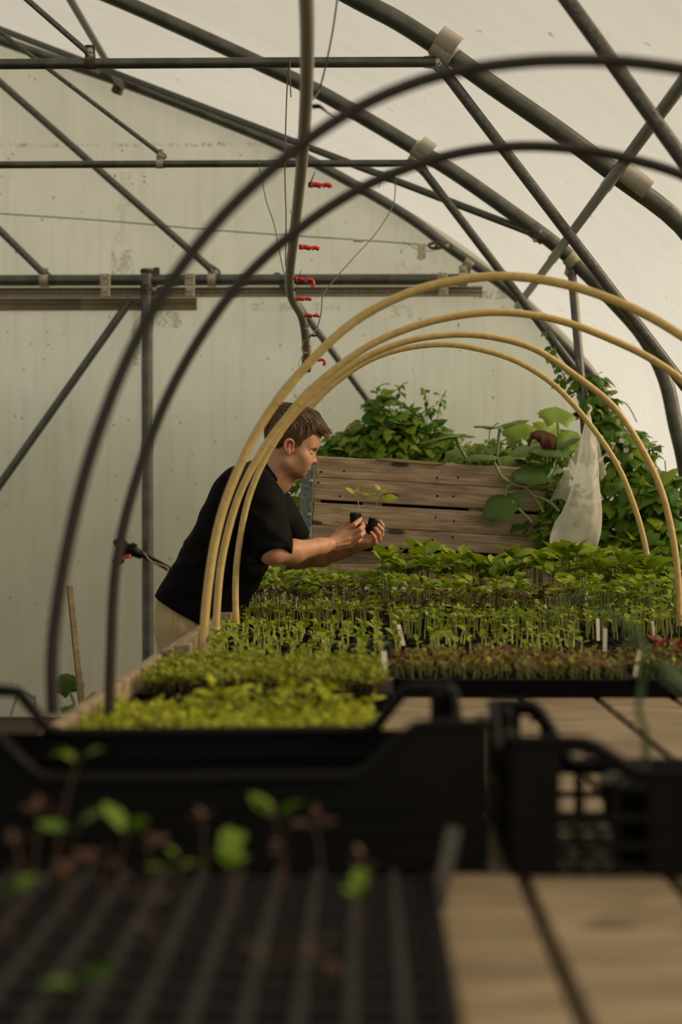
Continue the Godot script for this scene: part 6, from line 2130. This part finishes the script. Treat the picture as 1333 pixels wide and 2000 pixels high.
	tr.ripple = func(p: Vector3) -> float:
		var low := fn.get_noise_3d(p.x * 2.0 + 9.0, p.y * 1.1, p.z * 2.0)
		return 0.006 * low + 0.003 * sin((p.x * 1.2 + p.y * 0.45) * 60.0 + 5.0 * low)
	var ts := Shape.new()
	tr.net(ts, 0.009)
	var trousers := obj("trousers", ts.mesh(), twill, person)
	var seam := Shape.new()
	for q in [[V(-0.598, 0.949, -4.515), V(-0.602, 0.876, -4.512), V(-0.599, 0.762, -4.510)], [V(-0.619, 0.939, -4.530), V(-0.614, 0.899, -4.525), V(-0.624, 0.866, -4.530)]]:
		var pts := PackedVector3Array()
		for p in smooth(q, 6):
			var w: Vector3 = p
			var all := tr.everything()
			for k in 3: w -= tr.slope(w, all) * (tr.at(w, all) - 0.0004)
			pts.append(w)
		seam.tube(pts, 0.0012, 5)
	obj("seam", seam.mesh(), twill, trousers)
	# boots
	var leather := mat("boot_leather", c8(70, 52, 38), 0.6, 0.0, "grain", 10.0)
	for e in [-1.0, 1.0]:
		var b := Field.new()
		b.cap(V(-0.63, 0.12, -4.70 + e * 0.12), V(-0.635, 0.045, -4.70 + e * 0.12), 0.052, 0.05, 0.03)
		b.cap(V(-0.63, 0.045, -4.70 + e * 0.12), V(-0.50, 0.038, -4.70 + e * 0.125), 0.048, 0.042, 0.03)
		b.planes.append([V(0, 0.002, 0), V(0, -1, 0)])
		var bs := Shape.new()
		b.net(bs, 0.009)
		obj("boot", bs.mesh(), leather, person)

	build_held_plants()


# the two plugs in his hands: compost, stem and leaves
func build_held_plants() -> void:
	var lumps := FastNoiseLite.new()
	lumps.frequency = 70.0
	lumps.seed = 8
	var p1 := thing("seedling_plug", "bean seedling with a neat square black root plug, in the man's nearer hand", "seedling", V(-0.034, 1.218, -4.663))
	var s := Shape.new()
	for i in 9:
		for j in 16:
			var an := TAU * j / 16.0
			var sq := 1.0 / maxf(absf(cos(an)), absf(sin(an)))
			var w := lerpf(0.0115, 0.0160, i / 8.0) * lerpf(1.0, sq, 0.75)
			var q := V(cos(an) * w, lerpf(-0.022, 0.026, i / 8.0), sin(an) * w)
			q += V(q.x, 0, q.z).normalized() * 0.0012 * lumps.get_noise_3dv(q) + V(0, 0.002 * lumps.get_noise_3d(q.x * 2, 9, q.z * 2) if i == 8 else 0.0, 0)
			s.p(Basis(V(0, 1, 0), 0.5) * q)
	for i in 8:
		for j in 16:
			var a := i * 16 + j
			var b := i * 16 + (j + 1) % 16
			s.quad(b, b + 16, a + 16, a)
	var m0 := s.p(V(0, 0.027, 0))
	var m1 := s.p(V(0, -0.022, 0))
	for j in 16:
		s.tri(128 + j, 128 + (j + 1) % 16, m0)
		s.tri((j + 1) % 16, j, m1)
	for k in 26: clod(s, V(rnd(-0.014, 0.014), 0.026 + rnd(0, 0.002), rnd(-0.014, 0.014)), rnd(0.002, 0.0042))
	obj("root_plug", s.mesh(), M.plug_soil, p1)
	var p2 := thing("seedling_plug", "bean seedling with a ragged crumbling root plug, tilted in the man's farther hand", "seedling", V(0.019, 1.204, -4.730))
	s = Shape.new()
	var tilt := Basis(V(0, 0, 1), -0.38)
	for i in 9:
		for j in 16:
			var an := TAU * j / 16.0
			var w := lerpf(0.0125, 0.0178, i / 8.0) * (0.8 if i == 0 else 1.0)
			var q := V(cos(an) * w, lerpf(-0.028, 0.022, i / 8.0), sin(an) * w)
			q *= 1.0 + 0.16 * lumps.get_noise_3dv(q * 1.4)
			s.p(tilt * q)
	for i in 8:
		for j in 16:
			var a := i * 16 + j
			var b := i * 16 + (j + 1) % 16
			s.quad(b, b + 16, a + 16, a)
	m0 = s.p(tilt * V(0, 0.024, 0))
	m1 = s.p(tilt * V(0, -0.029, 0))
	for j in 16:
		s.tri(128 + j, 128 + (j + 1) % 16, m0)
		s.tri((j + 1) % 16, j, m1)
	for k in 60:
		var an := rnd(0, TAU)
		clod(s, tilt * V(cos(an) * rnd(0.008, 0.018), rnd(-0.024, 0.026), sin(an) * rnd(0.008, 0.018)), rnd(0.0018, 0.0045))
	obj("root_plug", s.mesh(), M.plug_soil, p2)
	var o1 := p1.position
	var o2 := p2.position
	sprout(p1, [V(-0.024, 1.233, -4.663) - o1, V(-0.024, 1.267, -4.663) - o1, V(-0.026, 1.289, -4.663) - o1], [
		[V(-0.026, 1.289, -4.663) - o1, V(-0.039, 1.315, -4.660) - o1, V(-0.067, 1.332, -4.645) - o1, 0.30],
		[V(-0.039, 1.315, -4.660) - o1, V(-0.039, 1.319, -4.660) - o1, V(-0.022, 1.325, -4.675) - o1, 0.24],
		[V(-0.026, 1.289, -4.663) - o1, V(-0.020, 1.326, -4.665) - o1, V(-0.005, 1.346, -4.665) - o1, 0.22],
		[V(-0.020, 1.326, -4.665) - o1, V(-0.021, 1.327, -4.665) - o1, V(-0.023, 1.340, -4.650) - o1, 0.40],
		[V(-0.026, 1.289, -4.663) - o1, V(-0.013, 1.310, -4.660) - o1, V(0.017, 1.307, -4.650) - o1, 0.16]])
	sprout(p2, [V(0.016, 1.226, -4.726) - o2, V(0.026, 1.250, -4.726) - o2, V(0.036, 1.276, -4.726) - o2], [
		[V(0.036, 1.276, -4.726) - o2, V(0.027, 1.298, -4.720) - o2, V(0.041, 1.299, -4.700) - o2, 0.34],
		[V(0.027, 1.298, -4.720) - o2, V(0.025, 1.301, -4.720) - o2, V(0.013, 1.321, -4.730) - o2, 0.24],
		[V(0.027, 1.298, -4.720) - o2, V(0.024, 1.308, -4.720) - o2, V(0.031, 1.315, -4.740) - o2, 0.30],
		[V(0.036, 1.276, -4.726) - o2, V(0.048, 1.323, -4.726) - o2, V(0.029, 1.344, -4.720) - o2, 0.28],
		[V(0.048, 1.323, -4.726) - o2, V(0.051, 1.322, -4.720) - o2, V(0.066, 1.319, -4.700) - o2, 0.34],
		[V(0.048, 1.323, -4.726) - o2, V(0.063, 1.321, -4.730) - o2, V(0.075, 1.344, -4.735) - o2, 0.26],
		[V(0.036, 1.276, -4.726) - o2, V(0.058, 1.298, -4.720) - o2, V(0.108, 1.301, -4.705) - o2, 0.36]])


func clod(s: Shape, at: Vector3, r: float) -> void:
	s.lathe([Vector2(0, -r), Vector2(r * 0.8, -r * 0.5), Vector2(r, r * 0.1), Vector2(r * 0.6, r * 0.8), Vector2(0, r)], Transform3D(Basis.from_euler(V(rnd(0, 6), rnd(0, 6), rnd(0, 6))), at), 6)


# stem, then leaves given as [joint, leaf base, leaf tip, half-width of the leaf]
func sprout(t: Node3D, stem: Array, list: Array) -> void:
	var s := Shape.new()
	s.tint = Color(0.30, 0.38, 0.09)
	s.tube(smooth(stem, 5), 0.0019, 7)
	for q in list: s.tube(PackedVector3Array([q[0], q[0].lerp(q[1], 0.5) + V(0, 0.001, 0), q[1]]), 0.0011, 6)
	obj("stem", s.mesh(), M.stem, t)
	for q in list:
		var l := Shape.new()
		l.tint = green(0.65, 1.15)
		var d: Vector3 = q[2] - q[1]
		var w := []
		for x in HEART: w.append(x * q[3] / 0.44)
		l.leaf(d.length(), w, facing(d, V(-0.2, 0.75, 0.65), q[1]), 0.25, 0.12, 2)
		obj("leaf", l.mesh(), M.leaf, t)
